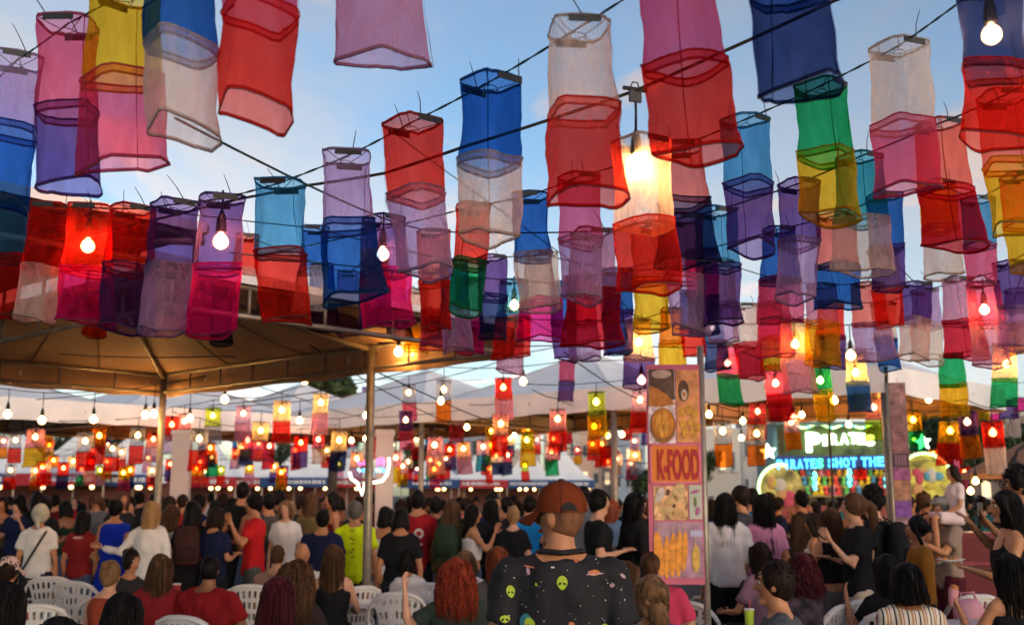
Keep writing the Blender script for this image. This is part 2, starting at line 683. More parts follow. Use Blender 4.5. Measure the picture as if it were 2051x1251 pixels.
def bulb(p_top, cord, label, group, r=0.034, bracket=False, glass=None):
    """p_top: where the cord leaves the cable"""
    root = thing('light_bulb', label, 'bulb', p_top, random.uniform(0, 3), group)
    z = -cord
    MB().tube([(0, 0, 0), (0.002, 0, z * .5), (0, 0, z)], 0.005, 6).build('cord', M_BLACK, root, smooth=True)
    s = MB()
    s.tube([(0, 0, z + .004), (0, 0, z - .014), (0, 0, z - .03), (0, 0, z - .085), (0, 0, z - .092)], [.007, .013, .019, .023, .018], 10)
    s.build('socket', M_BLACK, root, smooth=True)
    k = r / .042
    prof = [(.0, .014), (.010, .016), (.018, .026), (.030, .036), (.046, .0415), (.058, .042), (.072, .038), (.084, .028), (.092, .015), (.095, .003)]
    gl = MB()
    gl.tube([(0, 0, z - .088 - a_ * k) for a_, _ in prof], [b_ * k for _, b_ in prof], 12)
    gl.build('glass_globe', glass or M_BULB, root, smooth=True)
    if bracket:
        b = MB()
        b.tube([(-.05, 0, .006), (.05, 0, .006)], .009, 8)
        b.box((0, 0, -.02), (.05, .012, .05))
        b.tube([(-.018, 0, .012), (-.010, 0, .034), (.010, 0, .034), (.018, 0, .012)], .003, 5)
        b.build('hanger', M_BLACK, root, smooth=False)
    BULBS.append(root)
    return root


LANTERNS = []      # (root, kind, upper, lower, px, row, bulb root)


def big_lantern(px, py, t, up_c, lo_c, lit, row, seed):
    rng = random.Random(seed)
    p = PT(px, py, t)
    root = thing('fabric_lantern', 'x', 'lantern', p, rng.uniform(-.45, .45) + .35)
    root.rotation_euler = (rng.uniform(-.05, .05), rng.uniform(-.045, .03), root.rotation_euler.z)
    sh = Shape(rng, LH * rng.uniform(.96, 1.04), LW / 2)
    mid = rng.uniform(.47, .55)
    nt = 28
    tube_skin(sh, 0, mid + .055, 9, nt, 0).build('upper_cloth', cloth_mat(up_c), root, smooth=True)
    tube_skin(sh, mid, 1.0, 9, nt, .004).build('lower_cloth', cloth_mat(lo_c), root, smooth=True)
    # folded hems and the seam, twice the cloth
    hu = MB()
    hu.f, hu.v, hu.m = [], [], []
    for s0, s1 in ((0, .022), (mid + .040, mid + .055)):
        q = tube_skin(sh, s0, s1, 1, nt, .0015)
        hu.add(q.v, q.f)
    th0 = rng.choice([.8, 2.3, 4.0, 5.5])
    strip = []
    for i in range(9):
        s = i / 8 * (mid + .05)
        strip.append((sh.p(s, th0, .0025), sh.p(s, th0 + .075, .0025)))
    hu.add([v for a in strip for v in a], [(2 * i, 2 * i + 1, 2 * i + 3, 2 * i + 2) for i in range(8)])
    hu.build('upper_hem', cloth_mat(up_c, True), root, smooth=True)
    hl = MB()
    for s0, s1 in ((mid, mid + .013), (.980, 1.0)):
        q = tube_skin(sh, s0, s1, 1, nt, .0058)
        hl.add(q.v, q.f)
    strip = []
    for i in range(9):
        s = mid + i / 8 * (1 - mid)
        strip.append((sh.p(s, th0 + .02, .0068), sh.p(s, th0 + .08, .0068)))
    hl.add([v for a in strip for v in a], [(2 * i, 2 * i + 1, 2 * i + 3, 2 * i + 2) for i in range(8)])
    hl.build('lower_hem', cloth_mat(lo_c, True), root, smooth=True)
    wf = MB()
    bw = MB()
    bw.tube([sh.p(.999, 2 * math.pi * j / nt, .005) for j in range(nt + 1)], .0018, 5, cap=False)
    bw.build('bottom_wire', M_WIRE, root, smooth=True)
    wf.tube([sh.p(.012, 2 * math.pi * j / nt, 0) for j in range(nt + 1)], .0018, 5, cap=False)
    # cross wires and ring that keep the mouth open
    ring = [(.026 * math.cos(k * .524), .020 * math.sin(k * .524), -.03 + .004 * math.sin(k)) for k in range(13)]
    wf.tube(ring, .0017, 5, cap=False)
    for k in range(4):
        th = math.pi / 4 + k * math.pi / 2
        e = sh.p(.012, th, 0)
        wf.tube([e, (e.x * .6, e.y * .6, -.022), (.026 * math.cos(th), .020 * math.sin(th), -.03)], .0016, 5)
    wf.build('mouth_spreader', M_WIRE, root, smooth=True)
    for sgn in (-1, 1):
        st = MB()
        e = sh.p(.0, math.pi / 2 * sgn, .003)
        st.box((e.x + rng.uniform(-.01, .01), e.y, -.017), (.10, .004, .022), Euler((0, 0, rng.uniform(-.1, .1))).to_matrix())
        st.build('tie_strap', M_BLACK, root)
        if rng.random() < .85:
            tl = MB()
            x0 = e.x + rng.uniform(-.05, .05)
            lean = rng.uniform(-.06, .01)
            ln = rng.uniform(.05, .11)
            tl.tube([(x0, e.y, -.002), (x0 + lean * .6, e.y, ln * .5), (x0 + lean * 1.3, e.y + rng.uniform(-.02, .02), ln)], [.0022, .0019, .0012], 5)
            tl.build('zip_tie_tail', M_WIRE, root)
    b = None
    if lit:
        b = bulb(p + Vector((0, 0, .03)), .09, 'x', 'bulbs inside lanterns', glass=M_BULB_NEAR)
    LANTERNS.append([root, 'large', up_c, lo_c, px, row, b])
    return p


def cable(name, pts, r, m, label, group, ext=(1.6, 1.6), sag=.012, twist=False):
    pts = [Vector(p) for p in pts]
    if ext[0]:
        d = (pts[0] - pts[1]); d.z *= .6
        pts.insert(0, pts[0] + d.normalized() * ext[0])
    if ext[1]:
        d = (pts[-1] - pts[-2]); d.z *= .6
        pts.append(pts[-1] + d.normalized() * ext[1])
    path = []
    for a, b in zip(pts[:-1], pts[1:]):
        L = (b - a).length
        n = 5
        for i in range(n):
            u = i / n
            q = a.lerp(b, u)
            q.z -= sag * 4 * u * (1 - u) * L
            path.append(q)
    path.append(pts[-1])
    o0 = path[0].copy()
    mb = MB()
    if twist:
        # two strands laid round each other
        dense = []
        for a, b in zip(path[:-1], path[1:]):
            m_ = max(2, int((b - a).length / .035))
            dense += [a.lerp(b, i / m_) for i in range(m_)]
        dense.append(path[-1])
        for ph in (0, math.pi):
            mb.tube([q - o0 + Vector((0, math.cos(i * 1.3 + ph), math.sin(i * 1.3 + ph))) * r * .6 for i, q in enumerate(dense)], r * .62, 4)
    else:
        mb.tube([q - o0 for q in path], r, 6)
    ob = mb.build(name, m, None, smooth=True, loc=o0)
    return tag(ob, label, 'cable', group)


ROWS = {
 'A': [(35, 118, 4.3, 'lilac', 'blue'), (137, 45, 3.75, 'pink', 'purple'), (252, -18, 3.5, 'yellow', 'pink'),
       (368, -105, 3.2, 'blue', 'white'), (528, -168, 3.1, 'pink', 'red'), (750, -250, 3.45, 'lilac', 'rose')],
 'B': [(22, 398, 5.5, 'sky blue', 'red'), (101, 410, 5.35, 'red', 'white'), (181, 414, 5.2, 'red', 'magenta', 1),
       (265, 416, 5.0, 'red', 'purple'), (351, 407, 4.8, 'purple', 'lilac'), (446, 395, 4.6, 'purple', 'magenta', 1),
       (561, 364, 4.35, 'sky blue', 'red'), (695, 311, 4.25, 'lilac', 'blue'), (825, 243, 4.0, 'red', 'lilac'),
       (984, 160, 3.75, 'blue', 'white'), (1158, 54, 3.42, 'white', 'red'), (1350, -70, 3.2, 'pink', 'red'), (1562, -215, 2.95, 'blue', 'navy')],
 'C': [(948, 412, 5.9, 'red', 'green'), (1060, 390, 5.6, 'blue', 'white'), (1160, 352, 5.25, 'pink', 'lilac'),
       (1362, 292, 5.0, 'salmon', 'navy'), (1492, 238, 4.85, 'sky blue', 'purple'), (1644, 170, 4.55, 'green', 'yellow'),
       (1800, 90, 4.2, 'white', 'pink'), (1978, -40, 3.6, 'navy', 'red', 1)],
 'D': [(768, 436, 5.6, 'purple', 'magenta', 1), (868, 462, 6.6, 'salmon', 'red'), (1186, 462, 5.55, 'rose', 'crimson'), (1298, 452, 5.9, 'peach', 'yellow'),
       (1368, 434, 5.6, 'pink', 'lilac'), (1434, 420, 5.6, 'sky blue', 'purple'), (1600, 366, 5.5, 'purple', 'lilac'),
       (1722, 312, 5.3, 'teal', 'white'), (1880, 246, 5.05, 'salmon', 'crimson'), (2010, 190, 4.4, 'salmon', 'yellow')],
 'E': [(632, 456, 7.4, 'blue', 'white'), (910, 522, 7.2, 'blue', 'lilac'), (985, 514, 7.6, 'purple', 'navy'), (1084, 508, 7.0, 'white', 'magenta'),
       (1236, 540, 7.4, 'blue', 'purple'), (1405, 500, 7.2, 'magenta', 'navy'), (1560, 458, 6.8, 'blue', 'pink'), (1675, 430, 6.5, 'salmon', 'blue'), (1772, 390, 6.3, 'blue', 'purple'),
       (1876, 366, 6.6, 'yellow', 'white'), (1958, 398, 7.0, 'sky blue', 'pink'), (2040, 350, 6.2, 'salmon', 'yellow')],
 'F': [(1030, 560, 8.0, 'sky blue', 'red', 1), (1129, 566, 8.3, 'blue', 'purple'), (1160, 552, 7.8, 'pink', 'lilac'), (1440, 522, 8.0, 'white', 'lilac'),
       (1548, 556, 8.2, 'rose', 'pink'), (1645, 570, 8.2, 'rose', 'yellow'), (1736, 566, 8.0, 'salmon', 'lilac'), (1768, 500, 8.0, 'white', 'red'),
       (1834, 566, 8.0, 'purple', 'white'), (1918, 556, 8.0, 'rose', 'crimson'), (1968, 566, 7.6, 'pink', 'rose', 1), (2020, 524, 7.5, 'purple', 'lilac')],
 'G': [(1222, 575, 9.2, 'lilac', 'sky blue'), (1278, 640, 9.2, 'cream', 'purple', 1), (1345, 618, 9.6, 'orange', 'yellow'), (1382, 582, 9.4, 'blue', 'red'), (1424, 612, 9.6, 'sky blue', 'navy', 1),
       (1490, 610, 8.8, 'white', 'crimson'), (1540, 606, 9.0, 'pink', 'yellow'), (1590, 640, 8.4, 'cream', 'rose', 1),
       (1664, 602, 9.2, 'red', 'purple'), (1768, 606, 9.2, 'white', 'blue'), (1852, 580, 8.8, 'lilac', 'white')],
 'H': [(1456, 688, 10.6, 'pink', 'green', 1), (1552, 730, 11.2, 'pink', 'crimson', 1), (1641, 722, 10.6, 'green', 'yellow', 1),
       (1712, 706, 10.4, 'cream', 'blue', 1), (1905, 708, 10.2, 'green', 'yellow'), (2012, 688, 10.2, 'cream', 'green', 1), (2036, 580, 9.4, 'lilac', 'orange')],
 'I': [(205, 545, 9.4, 'orange', 'red'), (447, 556, 9.3, 'purple', 'navy'), (496, 472, 8.6, 'red', 'white'), (645, 530, 9.2, 'blue', 'purple'), (697, 545, 10.2, 'lilac', 'purple'),
       (750, 500, 7.9, 'red', 'purple'), (792, 548, 9.6, 'rose', 'purple'), (838, 580, 10.2, 'peach', 'yellow'), (872, 540, 8.2, 'white', 'pink'), (938, 560, 8.6, 'lilac', 'magenta'), (1028, 618, 9.6, 'sky blue', 'rose')],
}
ROWNAMES = {'A': 'nearest string at upper left', 'B': 'long near string rising to the right', 'C': 'third string', 'D': 'fourth string', 'E': 'fifth string',
            'F': 'sixth string', 'G': 'seventh string', 'H': 'lowest string at right', 'I': 'string under the left tent'}
sd = 100
for rk, row in ROWS.items():
    pts = []
    for e in row:
        sd += 1
        pts.append(big_lantern(e[0], e[1], e[2], e[3], e[4], len(e) > 5, rk, sd) + Vector((0, .0, -.004)))
    cable('lantern_string', pts, .0042 if rk in 'AB' else .0045, M_TWINE, 'dark green twine of the ' + ROWNAMES[rk], 'strings carrying the lanterns',
          ext=(2.2, 1.5), sag=.006, twist=rk in 'ABC')

# the thick black bulb cable in front, and its lantern
bc = [PT(480, 398, 5.2), PT(610, 372, 4.9), PT(770, 347, 4.6), PT(935, 292, 4.4), PT(1100, 240, 4.3), PT(1272, 182, 4.2), PT(1450, 103, 4.0), PT(1670, 2, 3.7)]
cable('bulb_cable', bc, .0065, M_CABLE, 'thick black bulb cable running below the long near string', 'black bulb cables', ext=(2.5, 1.5), sag=.004)
pl = big_lantern(1283, 280, 4.25, 'white', 'red', False, 'B2', 77)
LANTERNS[-1][6] = bulb(PT(1272, 182, 4.2), .16, 'x', 'bulbs inside lanterns', r=.046, bracket=True, glass=M_BULB_NEAR)
rc = [PT(1340, 120, 7), PT(1600, 160, 7), PT(1900, 240, 6.4), PT(2060, 300, 6)]

# ------------------------------------------------------------------ the field of small lit lanterns further back
SH_, SW_ = .55, .19
SMALL = [
 (32, 868, 20, 'grey', 'red'), (72, 858, 26, 'rose', 'yellow'), (95, 842, 18, 'red', 'orange'), (172, 866, 26, 'grey', 'red'), (200, 856, 25, 'orange', 'red'),
 (277, 855, 25, 'grey', 'red'), (308, 866, 20, 'salmon', 'rose'), (345, 834, 25, 'red', 'lilac'), (370, 828, 24, 'rose', 'red'), (427, 816, 25, 'lime', 'grey'),
 (400, 860, 28, 'grey', 'red'), (488, 812, 24, 'lilac', 'rose'), (523, 845, 26, 'cream', 'pink'), (226, 885, 20, 'grey', 'red'), (244, 895, 16, 'white', 'red'),
 (108, 911, 16, 'orange', 'grey'), (128, 925, 18, 'red', 'navy'), (147, 913, 16, 'cream', 'grey'), (183, 913, 18, 'red', 'peach'), (201, 932, 14, 'lime', 'grey'),
 (22, 930, 17, 'grey', 'red'), (72, 932, 16, 'cream', 'orange'), (248, 935, 17, 'yellow', 'pink'), (305, 932, 15, 'white', 'red'), (297, 908, 13, 'white', 'rose'),
 (361, 896, 20, 'grey', 'red'), (341, 919, 15, 'red', 'purple'), (366, 922, 18, 'red', 'orange'), (425, 904, 17, 'orange', 'green'), (443, 932, 13, 'lime', 'red'),
 (394, 927, 17, 'yellow', 'pink'), (476, 872, 16, 'blue', 'red'), (497, 866, 22, 'pink', 'navy'), (500, 928, 13, 'yellow', 'rose'), (540, 880, 20, 'pink', 'crimson'),
 (565, 803, 28, 'cream', 'red'), (643, 788, 28, 'cream', 'rose'), (603, 872, 22, 'red', 'purple'), (638, 866, 21, 'pink', 'white'), (680, 864, 27, 'cream', 'navy'),
 (655, 892, 15, 'cream', 'red'), (735, 775, 18, 'purple', 'peach'), (819, 770, 25, 'grey', 'pink'), (889, 762, 28, 'grey', 'orange'), (914, 818, 23, 'lilac', 'pink'),
 (1008, 757, 29, 'red', 'rose'), (1003, 830, 29, 'peach', 'red'), (763, 850, 18, 'grey', 'red'), (813, 824, 26, 'purple', 'pink'), (862, 850, 18, 'yellow', 'blue'),
 (871, 874, 26, 'rose', 'peach'), (834, 868, 18, 'white', 'red'), (715, 904, 21, 'peach', 'lilac'), (742, 872, 16, 'rose', 'red'), (786, 880, 17, 'grey', 'rose'),
 (793, 902, 22, 'rose', 'yellow'), (817, 913, 17, 'grey', 'crimson'), (901, 888, 18, 'red', 'purple'), (893, 906, 18, 'grey', 'red'), (928, 884, 22, 'peach', 'rose'),
 (968, 880, 22, 'lilac', 'teal'), (983, 886, 15, 'yellow', 'green'), (984, 850, 20, 'yellow', 'orange'), (1022, 868, 16, 'cream', 'navy'), (549, 925, 14, 'cream', 'purple'),
 (592, 890, 17, 'pink', 'red'), (1136, 722, 28, 'pink', 'purple'), (1194, 785, 31, 'lime', 'yellow'), (1117, 820, 29, 'rose', 'red'), (1133, 838, 17, 'red', 'crimson'),
 (1058, 843, 21, 'yellow', 'orange'), (1055, 866, 23, 'lime', 'yellow'), (1108, 866, 19, 'peach', 'pink'), (1104, 890, 21, 'lilac', 'green'), (1017, 900, 17, 'pink', 'navy'),
 (1190, 838, 24, 'yellow', 'orange'), (1217, 856, 25, 'grey', 'red'), (1205, 876, 20, 'orange', 'red'), (1257, 822, 20, 'rose', 'red'), (1282, 782, 29, 'lilac', 'red'),
 (1296, 838, 18, 'rose', 'purple'), (1447, 843, 31, 'grey', 'orange'), (1517, 808, 25, 'pink', 'red'), (1515, 850, 28, 'grey', 'orange'),
 (1584, 830, 24, 'lilac', 'orange'), (1749, 797, 29, 'rose', 'lime'), (1772, 780, 27, 'cream', 'purple'), (1828, 823, 27, 'yellow', 'green'), (1902, 843, 30, 'yellow', 'red'),
 (1936, 824, 32, 'purple', 'orange'), (1987, 843, 36, 'red', 'white'), (1945, 792, 21, 'rose', 'pink'), (1843, 768, 25, 'magenta', 'yellow'), (1992, 804, 17, 'rose', 'magenta'),
 (1873, 778, 20, 'purple', 'yellow'), (1968, 788, 18, 'magenta', 'yellow'), (2018, 800, 26, 'purple', 'white'), (2042, 796, 18, 'magenta', 'white'),
]
_rg = random.Random(21)
_cs = ['red', 'grey', 'cream', 'yellow', 'rose', 'pink', 'orange', 'white', 'lilac', 'lime', 'peach', 'purple']
for _i in range(56):
    _px = _rg.uniform(4, 1285) if _i < 48 else _rg.uniform(1420, 2040)
    SMALL.append((round(_px, 1), round(_rg.uniform(868, 935)), round(_rg.uniform(11.5, 17.5), 1), _rg.choice(_cs), _rg.choice(['red', 'red', 'pink', 'orange', 'navy', 'green', 'rose', 'purple', 'grey', 'yellow'])))
NOBULB = {1136, 1843, 1873, 1968, 2018, 2042}
chains = []


def chain_in(px, py, t):
    """hang the point on the cable that already runs towards it"""
    best = None
    for c in chains:
        x, y, tt = c[-1][:3]
        dx = px - x
        if 22 < dx < 210 and abs(py - y) / dx < .42 and .72 < t / tt < 1.4:
            cost = abs(py - y) + dx * .3 + abs(t - tt) * 10
            if best is None or cost < best[0]:
                best = (cost, c)
    if best:
        best[1].append((px, py, t))
    else:
        chains.append([(px, py, t)])


small_meshes = {}


def small_lantern(px, py, wpx, up_c, lo_c, lit, seed):
    rng = random.Random(seed)
    t = FPX * SW_ / wpx
    p = PT(px, py, t)
    root = thing('fabric_lantern', 'x', 'lantern', p, rng.uniform(-.6, .6), 'lit lanterns further back')
    root.rotation_euler = (rng.uniform(-.04, .04), rng.uniform(-.05, .05), root.rotation_euler.z)
    k = seed % 7
    if k not in small_meshes:
        sh = Shape(random.Random(500 + k), SH_, SW_ / 2 * 1.12, .8)
        up = tube_skin(sh, 0, .52, 4, 16, 0)
        lo = tube_skin(sh, .5, 1, 4, 16, .004)
        w = MB()
        for s in (.0, .5, 1.0):
            w.tube([sh.p(s, 2 * math.pi * j / 16, .004) for j in range(17)], .0030, 4, cap=False)
        w.box((0, 0, -.004), (.17, .012, .012))
        w.tube([sh.p(i / 6, .8, .004) for i in range(7)], .0022, 4)
        small_meshes[k] = (up, lo, w)
    up, lo, w = small_meshes[k]
    up.build('upper_cloth', cloth_mat(up_c), root, smooth=True)
    lo.build('lower_cloth', cloth_mat(lo_c), root, smooth=True)
    w.build('wire_frame', M_WIRE, root, smooth=True)
    b = None
    cord = rng.uniform(.09, .17)
    if lit:
        b = bulb(p + Vector((0, 0, cord + .02)), cord, 'x', 'bulbs inside lanterns', r=.043)
        chain_in(px, py - (cord + .02) * FPX / t, t)
    else:
        chain_in(px, py, t)
    LANTERNS.append([root, 'small', up_c, lo_c, px, 'S', b])


for i, e in enumerate(sorted(SMALL)):
    small_lantern(*e, e[0] not in NOBULB, 900 + i)

# bare bulbs: under the eaves and on the far cables
BARE = [(798, 705, 10.4), (610, 762, 12.2), (450, 800, 12.8), (600, 842, 15), (734, 832, 14), (883, 803, 14), (1048, 764, 13), (15, 830, 12.6), (84, 842, 12.8), (187, 840, 13),
        (291, 831, 13.2), (308, 829, 13), (380, 838, 14), (935, 856, 17), (1420, 830, 15), (1488, 843, 16), (1485, 877, 18), (1590, 836, 15), (1606, 831, 16), (1671, 802, 13),
        (1860, 800, 15), (1246, 870, 18), (1704, 712, 10), (1285, 762, 10.5), (1030, 872, 20), (733, 878, 17), (704, 882, 19), (1700, 850, 16)]
BARE.sort()
names = ['first', 'second', 'third', 'fourth', 'fifth', 'sixth', 'seventh', 'eighth', 'ninth', 'tenth', 'eleventh', 'twelfth', 'thirteenth', 'fourteenth', 'fifteenth', 'sixteenth',
         'seventeenth', 'eighteenth', 'nineteenth', 'twentieth']
names += ['twenty-' + w for w in names[:9]] + ['thirtieth'] + ['thirty-' + w for w in names[:9]]
for i, (px, py, t) in enumerate(BARE):
    cord = random.uniform(.12, .2)
    p = PT(px, py, t) + Vector((0, 0, cord + .145))
    bulb(p, cord, 'bare round warm bulb on a black cord, %s bare bulb from the left' % names[i], 'bare bulbs', r=.044, glass=M_BULB_BARE)
    q = p - Vector((0, 0, CAM_Z))
    chain_in(px, py - (cord + .145) * FPX / t, t)

# black cables carrying them, each tied back to the next anchor
chains.sort(key=lambda c: c[0][0])
for i, c in enumerate(chains):
    pts = [PT(*q) + Vector((0, 0, .002)) for q in c]
    if len(pts) == 1:
        d = Vector((.9, .25, .03))
        pts = [pts[0] - d, pts[0], pts[0] + d]
    cable('bulb_cable', pts, .006, M_CABLE, 'thin black bulb cable among the lit lanterns, %s cable from the left' % (names[i] if i < len(names) else str(i)), 'black bulb cables', ext=(1.6, 1.6), sag=.014)

# long bulb cables crossing the court between the tents
for i, (a, b, lb) in enumerate([((420, 812, 14), (1010, 690, 11), 'long black cable rising to the right from the left steel post'), ((620, 690, 11), (1010, 880, 18), 'black cable falling to the right from the middle steel post'),
                  ((745, 740, 11), (1320, 930, 20), 'black cable falling from the middle post towards the food banner'), ((1130, 705, 11), (1330, 815, 15), 'short black cable falling to the green and yellow lantern')]):
    cable('bulb_cable', [PT(*a), PT(*b)], .007, M_CABLE, lb, 'black bulb cables', ext=(0, 0), sag=.02)

# ---- labels that single the lanterns out
kinds = {}
for L in LANTERNS:
    kinds.setdefault((L[1], L[2], L[3]), []).append(L)
for (size, u, l), ls in kinds.items():
    ls.sort(key=lambda L: L[4])
    for i, L in enumerate(ls):
        base = '%s sheer lantern, %s over %s' % (size, u, l)
        if len(ls) == 1:
            lab = base + (', on the %s' % ROWNAMES[L[5]] if L[5] in ROWNAMES else ' cloth, among the hanging lanterns')
        else:
            lab = base + ', %s such from the left' % names[i]
        L[0]['label'] = lab
        L[0]['group'] = 'large lanterns on the strings' if size == 'large' else 'lit lanterns further back'
        if L[6]:
            L[6]['label'] = 'lit bulb in the %s %s over %s lantern' % (size, u, l) + (', %s such from the left' % names[i] if len(ls) > 1 else '')
# ------------------------------------------------------------------ people: one remeshed body each, clothes and hair as children
import numpy as np
SHIRTS = {}
PENDING = []      # (object, voxel, smooth steps, wrinkle, extra MB, extra mats)


def organic(name, mb, m, parent, voxel, smooth=4, wrinkle=0.0, extra=None, extra_mats=()):
    ob = mb.build(name, m, parent, smooth=True)
    rm = ob.modifiers.new('remesh', 'REMESH')
    rm.mode = 'VOXEL'
    rm.voxel_size = voxel
    sm = ob.modifiers.new('smooth', 'SMOOTH')
    sm.factor = .5
    sm.iterations = smooth
    PENDING.append((ob, wrinkle, extra, extra_mats))
    return ob


def finish_organic():
    bpy.context.view_layer.update()
    dg = bpy.context.evaluated_depsgraph_get()
    done = []
    for ob, wr, extra, em in PENDING:
        done.append(bpy.data.meshes.new_from_object(ob.evaluated_get(dg)))
    for (ob, wr, extra, em), me in zip(PENDING, done):
        ob.modifiers.clear()
        ob.data = me
        if wr:
            sd_ = random.uniform(0, 90)
            nv_ = len(me.vertices)
            co = np.empty(nv_ * 3, dtype=np.float32)
            no = np.empty(nv_ * 3, dtype=np.float32)
            me.vertices.foreach_get('co', co)
            me.vertex_normals.foreach_get('vector', no)
            co, no = co.reshape(-1, 3), no.reshape(-1, 3)
            nz = mnoise.noise
            am = np.array([nz((x * 9 + sd_, y * 9, z * 5.5)) + .45 * nz((x * 22, y * 22 + sd_, z * 11)) for x, y, z in co.tolist()], dtype=np.float32)
            am = np.maximum(am, -.22)
            co = co + no * (am * wr)[:, None]
            me.vertices.foreach_set('co', co.ravel())
        if extra and extra.f:
            import bmesh
            k0 = len(me.materials)
            for m_ in em:
                me.materials.append(m_)
            bm = bmesh.new()
            bm.from_mesh(me)
            vs = [bm.verts.new(p) for p in extra.v]
            for f, mi in zip(extra.f, extra.m):
                try:
                    nf = bm.faces.new([vs[i] for i in f])
                    nf.material_index = (mi - 1 + k0) if mi > 0 else 0
                except ValueError:
                    pass
            bm.to_mesh(me)
            bm.free()
        me.polygons.foreach_set('use_smooth', [True] * len(me.polygons))
        me.update()
    PENDING.clear()


def ell(c, rx, ry, n=16, tilt=0.0, pw=1.0):
    out = []
    for k in range(n):
        a = 2 * math.pi * k / n
        x, y = math.cos(a), math.sin(a)
        x = math.copysign(abs(x) ** pw, x)
        y = math.copysign(abs(y) ** pw, y)
        out.append(Vector((c[0] + rx * x, c[1] + ry * y, c[2] + tilt * ry * y)))
    return out


SKIN = {'light': (0.58, 0.30, 0.185), 'tan': (0.46, 0.20, 0.095), 'brown': (0.27, 0.11, 0.05), 'dark': (0.10, 0.045, 0.028)}
HAIRC = {'black': (0.006, 0.005, 0.005), 'dark': (0.016, 0.009, 0.006), 'brown': (0.075, 0.035, 0.017), 'light brown': (0.16, 0.085, 0.04), 'blond': (0.30, 0.17, 0.07),
         'auburn': (0.16, 0.035, 0.015), 'wine': (0.055, 0.008, 0.012), 'grey': (0.11, 0.10, 0.09), 'red': (0.20, 0.028, 0.012), 'fade': (0.17, 0.075, 0.038)}
M_EYE = mat('eye dark', (0.01, 0.008, 0.007), .25)
M_EYEW = mat('eye white', (0.6, 0.57, 0.53), .3)
M_LIP = mat('lips', (0.32, 0.10, 0.085), .45)


def skin_mat(k):
    return mat('skin ' + k, SKIN[k], .5, noise=.10, nscale=14, spec=.35)


def hair_mat(k):
    return mat('hair ' + k, HAIRC[k], .55, noise=.45, nscale=34, bump=.5, spec=.10, stretch=(1, 1, .12))


def cloth(col, name='cotton'):
    return mat(name + ' %02d%02d%02d' % tuple(int(c * 99) for c in col), col, .85, noise=.12, nscale=9, bump=.12, spec=.08)


def head_shape(p):
    # jaw narrows, face a little flatter, skull fuller behind
    k = 1.0
    if p.z < 0:
        k = 1 - .30 * (-p.z) ** 1.3
    q = Vector((p.x * k, p.y, p.z))
    if p.y > 0 and p.z < .2:
        q.y *= .97
    if p.y < 0 and p.z < -.25:
        q.y *= .72
    return q


def hand(mb, w, d, side_v, s, curl=.35, spread=.12, fine=True):
    """palm and five fingers from wrist w along d; side_v points to the thumb"""
    d = d.normalized()
    sv = (side_v - d * side_v.dot(d))
    sv = sv.normalized() if sv.length > 1e-5 else d.orthogonal().normalized()
    nv = d.cross(sv)
    k = s
    mb.tube([w - d * .01 * k, w + d * .03 * k, w + d * .075 * k, w + d * .092 * k], [.026 * k, .036 * k, .039 * k, .030 * k], 10, flat=.52, up=nv)
    fingers = MB()
    for i, (o, L) in enumerate(((.028, .072), (.010, .080), (-.008, .075), (-.026, .058))):
        b = w + d * .082 * k + sv * o * k
        dd = (d + sv * spread * (o / .028)).normalized()
        p1 = b + dd * L * .42 * k - nv * curl * .010 * k
        d2 = (dd - nv * curl * .9).normalized()
        p2 = p1 + d2 * L * .33 * k
        d3 = (dd - nv * curl * 1.9).normalized()
        p3 = p2 + d3 * L * .27 * k
        fingers.tube([b - dd * .02 * k, b, p1, p2, p3], [.0085 * k, .0092 * k, .0084 * k, .0076 * k, .0055 * k], 7)
    b = w + d * .028 * k + sv * .028 * k
    p1 = b + (d * .6 + sv * .8).normalized() * .034 * k
    p2 = p1 + (d * .9 + sv * .35 - nv * curl * .4).normalized() * .032 * k
    p3 = p2 + (d * .95 + sv * .1 - nv * curl * .8).normalized() * .022 * k
    fingers.tube([b - sv * .018 * k, b, p1, p2, p3], [.012 * k, .0125 * k, .0105 * k, .0092 * k, .006 * k], 7)
    return fingers


def strands(mb, rng, outline, n, z0, z1, wav, r0, spread=2.6, wig=.012, tip=(.6, 1.0)):
    """locks of hair lying on the outline(phi, s) surface"""
    for i in range(n):
        ph = rng.uniform(-spread, spread)
        e = rng.uniform(*tip)
        s0 = rng.uniform(0, .35)
        pts, rad = [], []
        f = rng.uniform(5, 11) * wav
        o = rng.uniform(0, 6.28)
        m = 8
        for j in range(m + 1):
            s = s0 + (e - s0) * j / m
            a = ph + wig * 6 * math.sin(f * s + o)
            q = outline(a, s)
            q = q + Vector((math.cos(o), math.sin(o), 0)) * (wig * math.sin(f * s * 1.3 + o))
            pts.append(q)
            rad.append(r0 * (1 - .75 * (j / m) ** 2) * rng.uniform(.8, 1.1))
        mb.tube(pts, rad, 3)


ARMS = {
    'down':  ((.065, -.02, -.275), (.005, .07, -.235)),
    'bent':  ((.075, -.03, -.265), (-.03, .215, .06)),
    'table': ((.09, .08, -.25), (-.07, .235, -.02)),
    'phone': ((.08, .16, -.21), (-.06, .10, .22)),
    'hip':   ((.15, -.08, -.235), (-.13, .09, -.17)),
    'lap':   ((.05, .05, -.27), (-.09, .20, -.10)),
    'cross': ((.07, .06, -.26), (-.20, .13, .05)),
    'high':  ((.10, .12, .16), (-.02, .10, .24)),
}


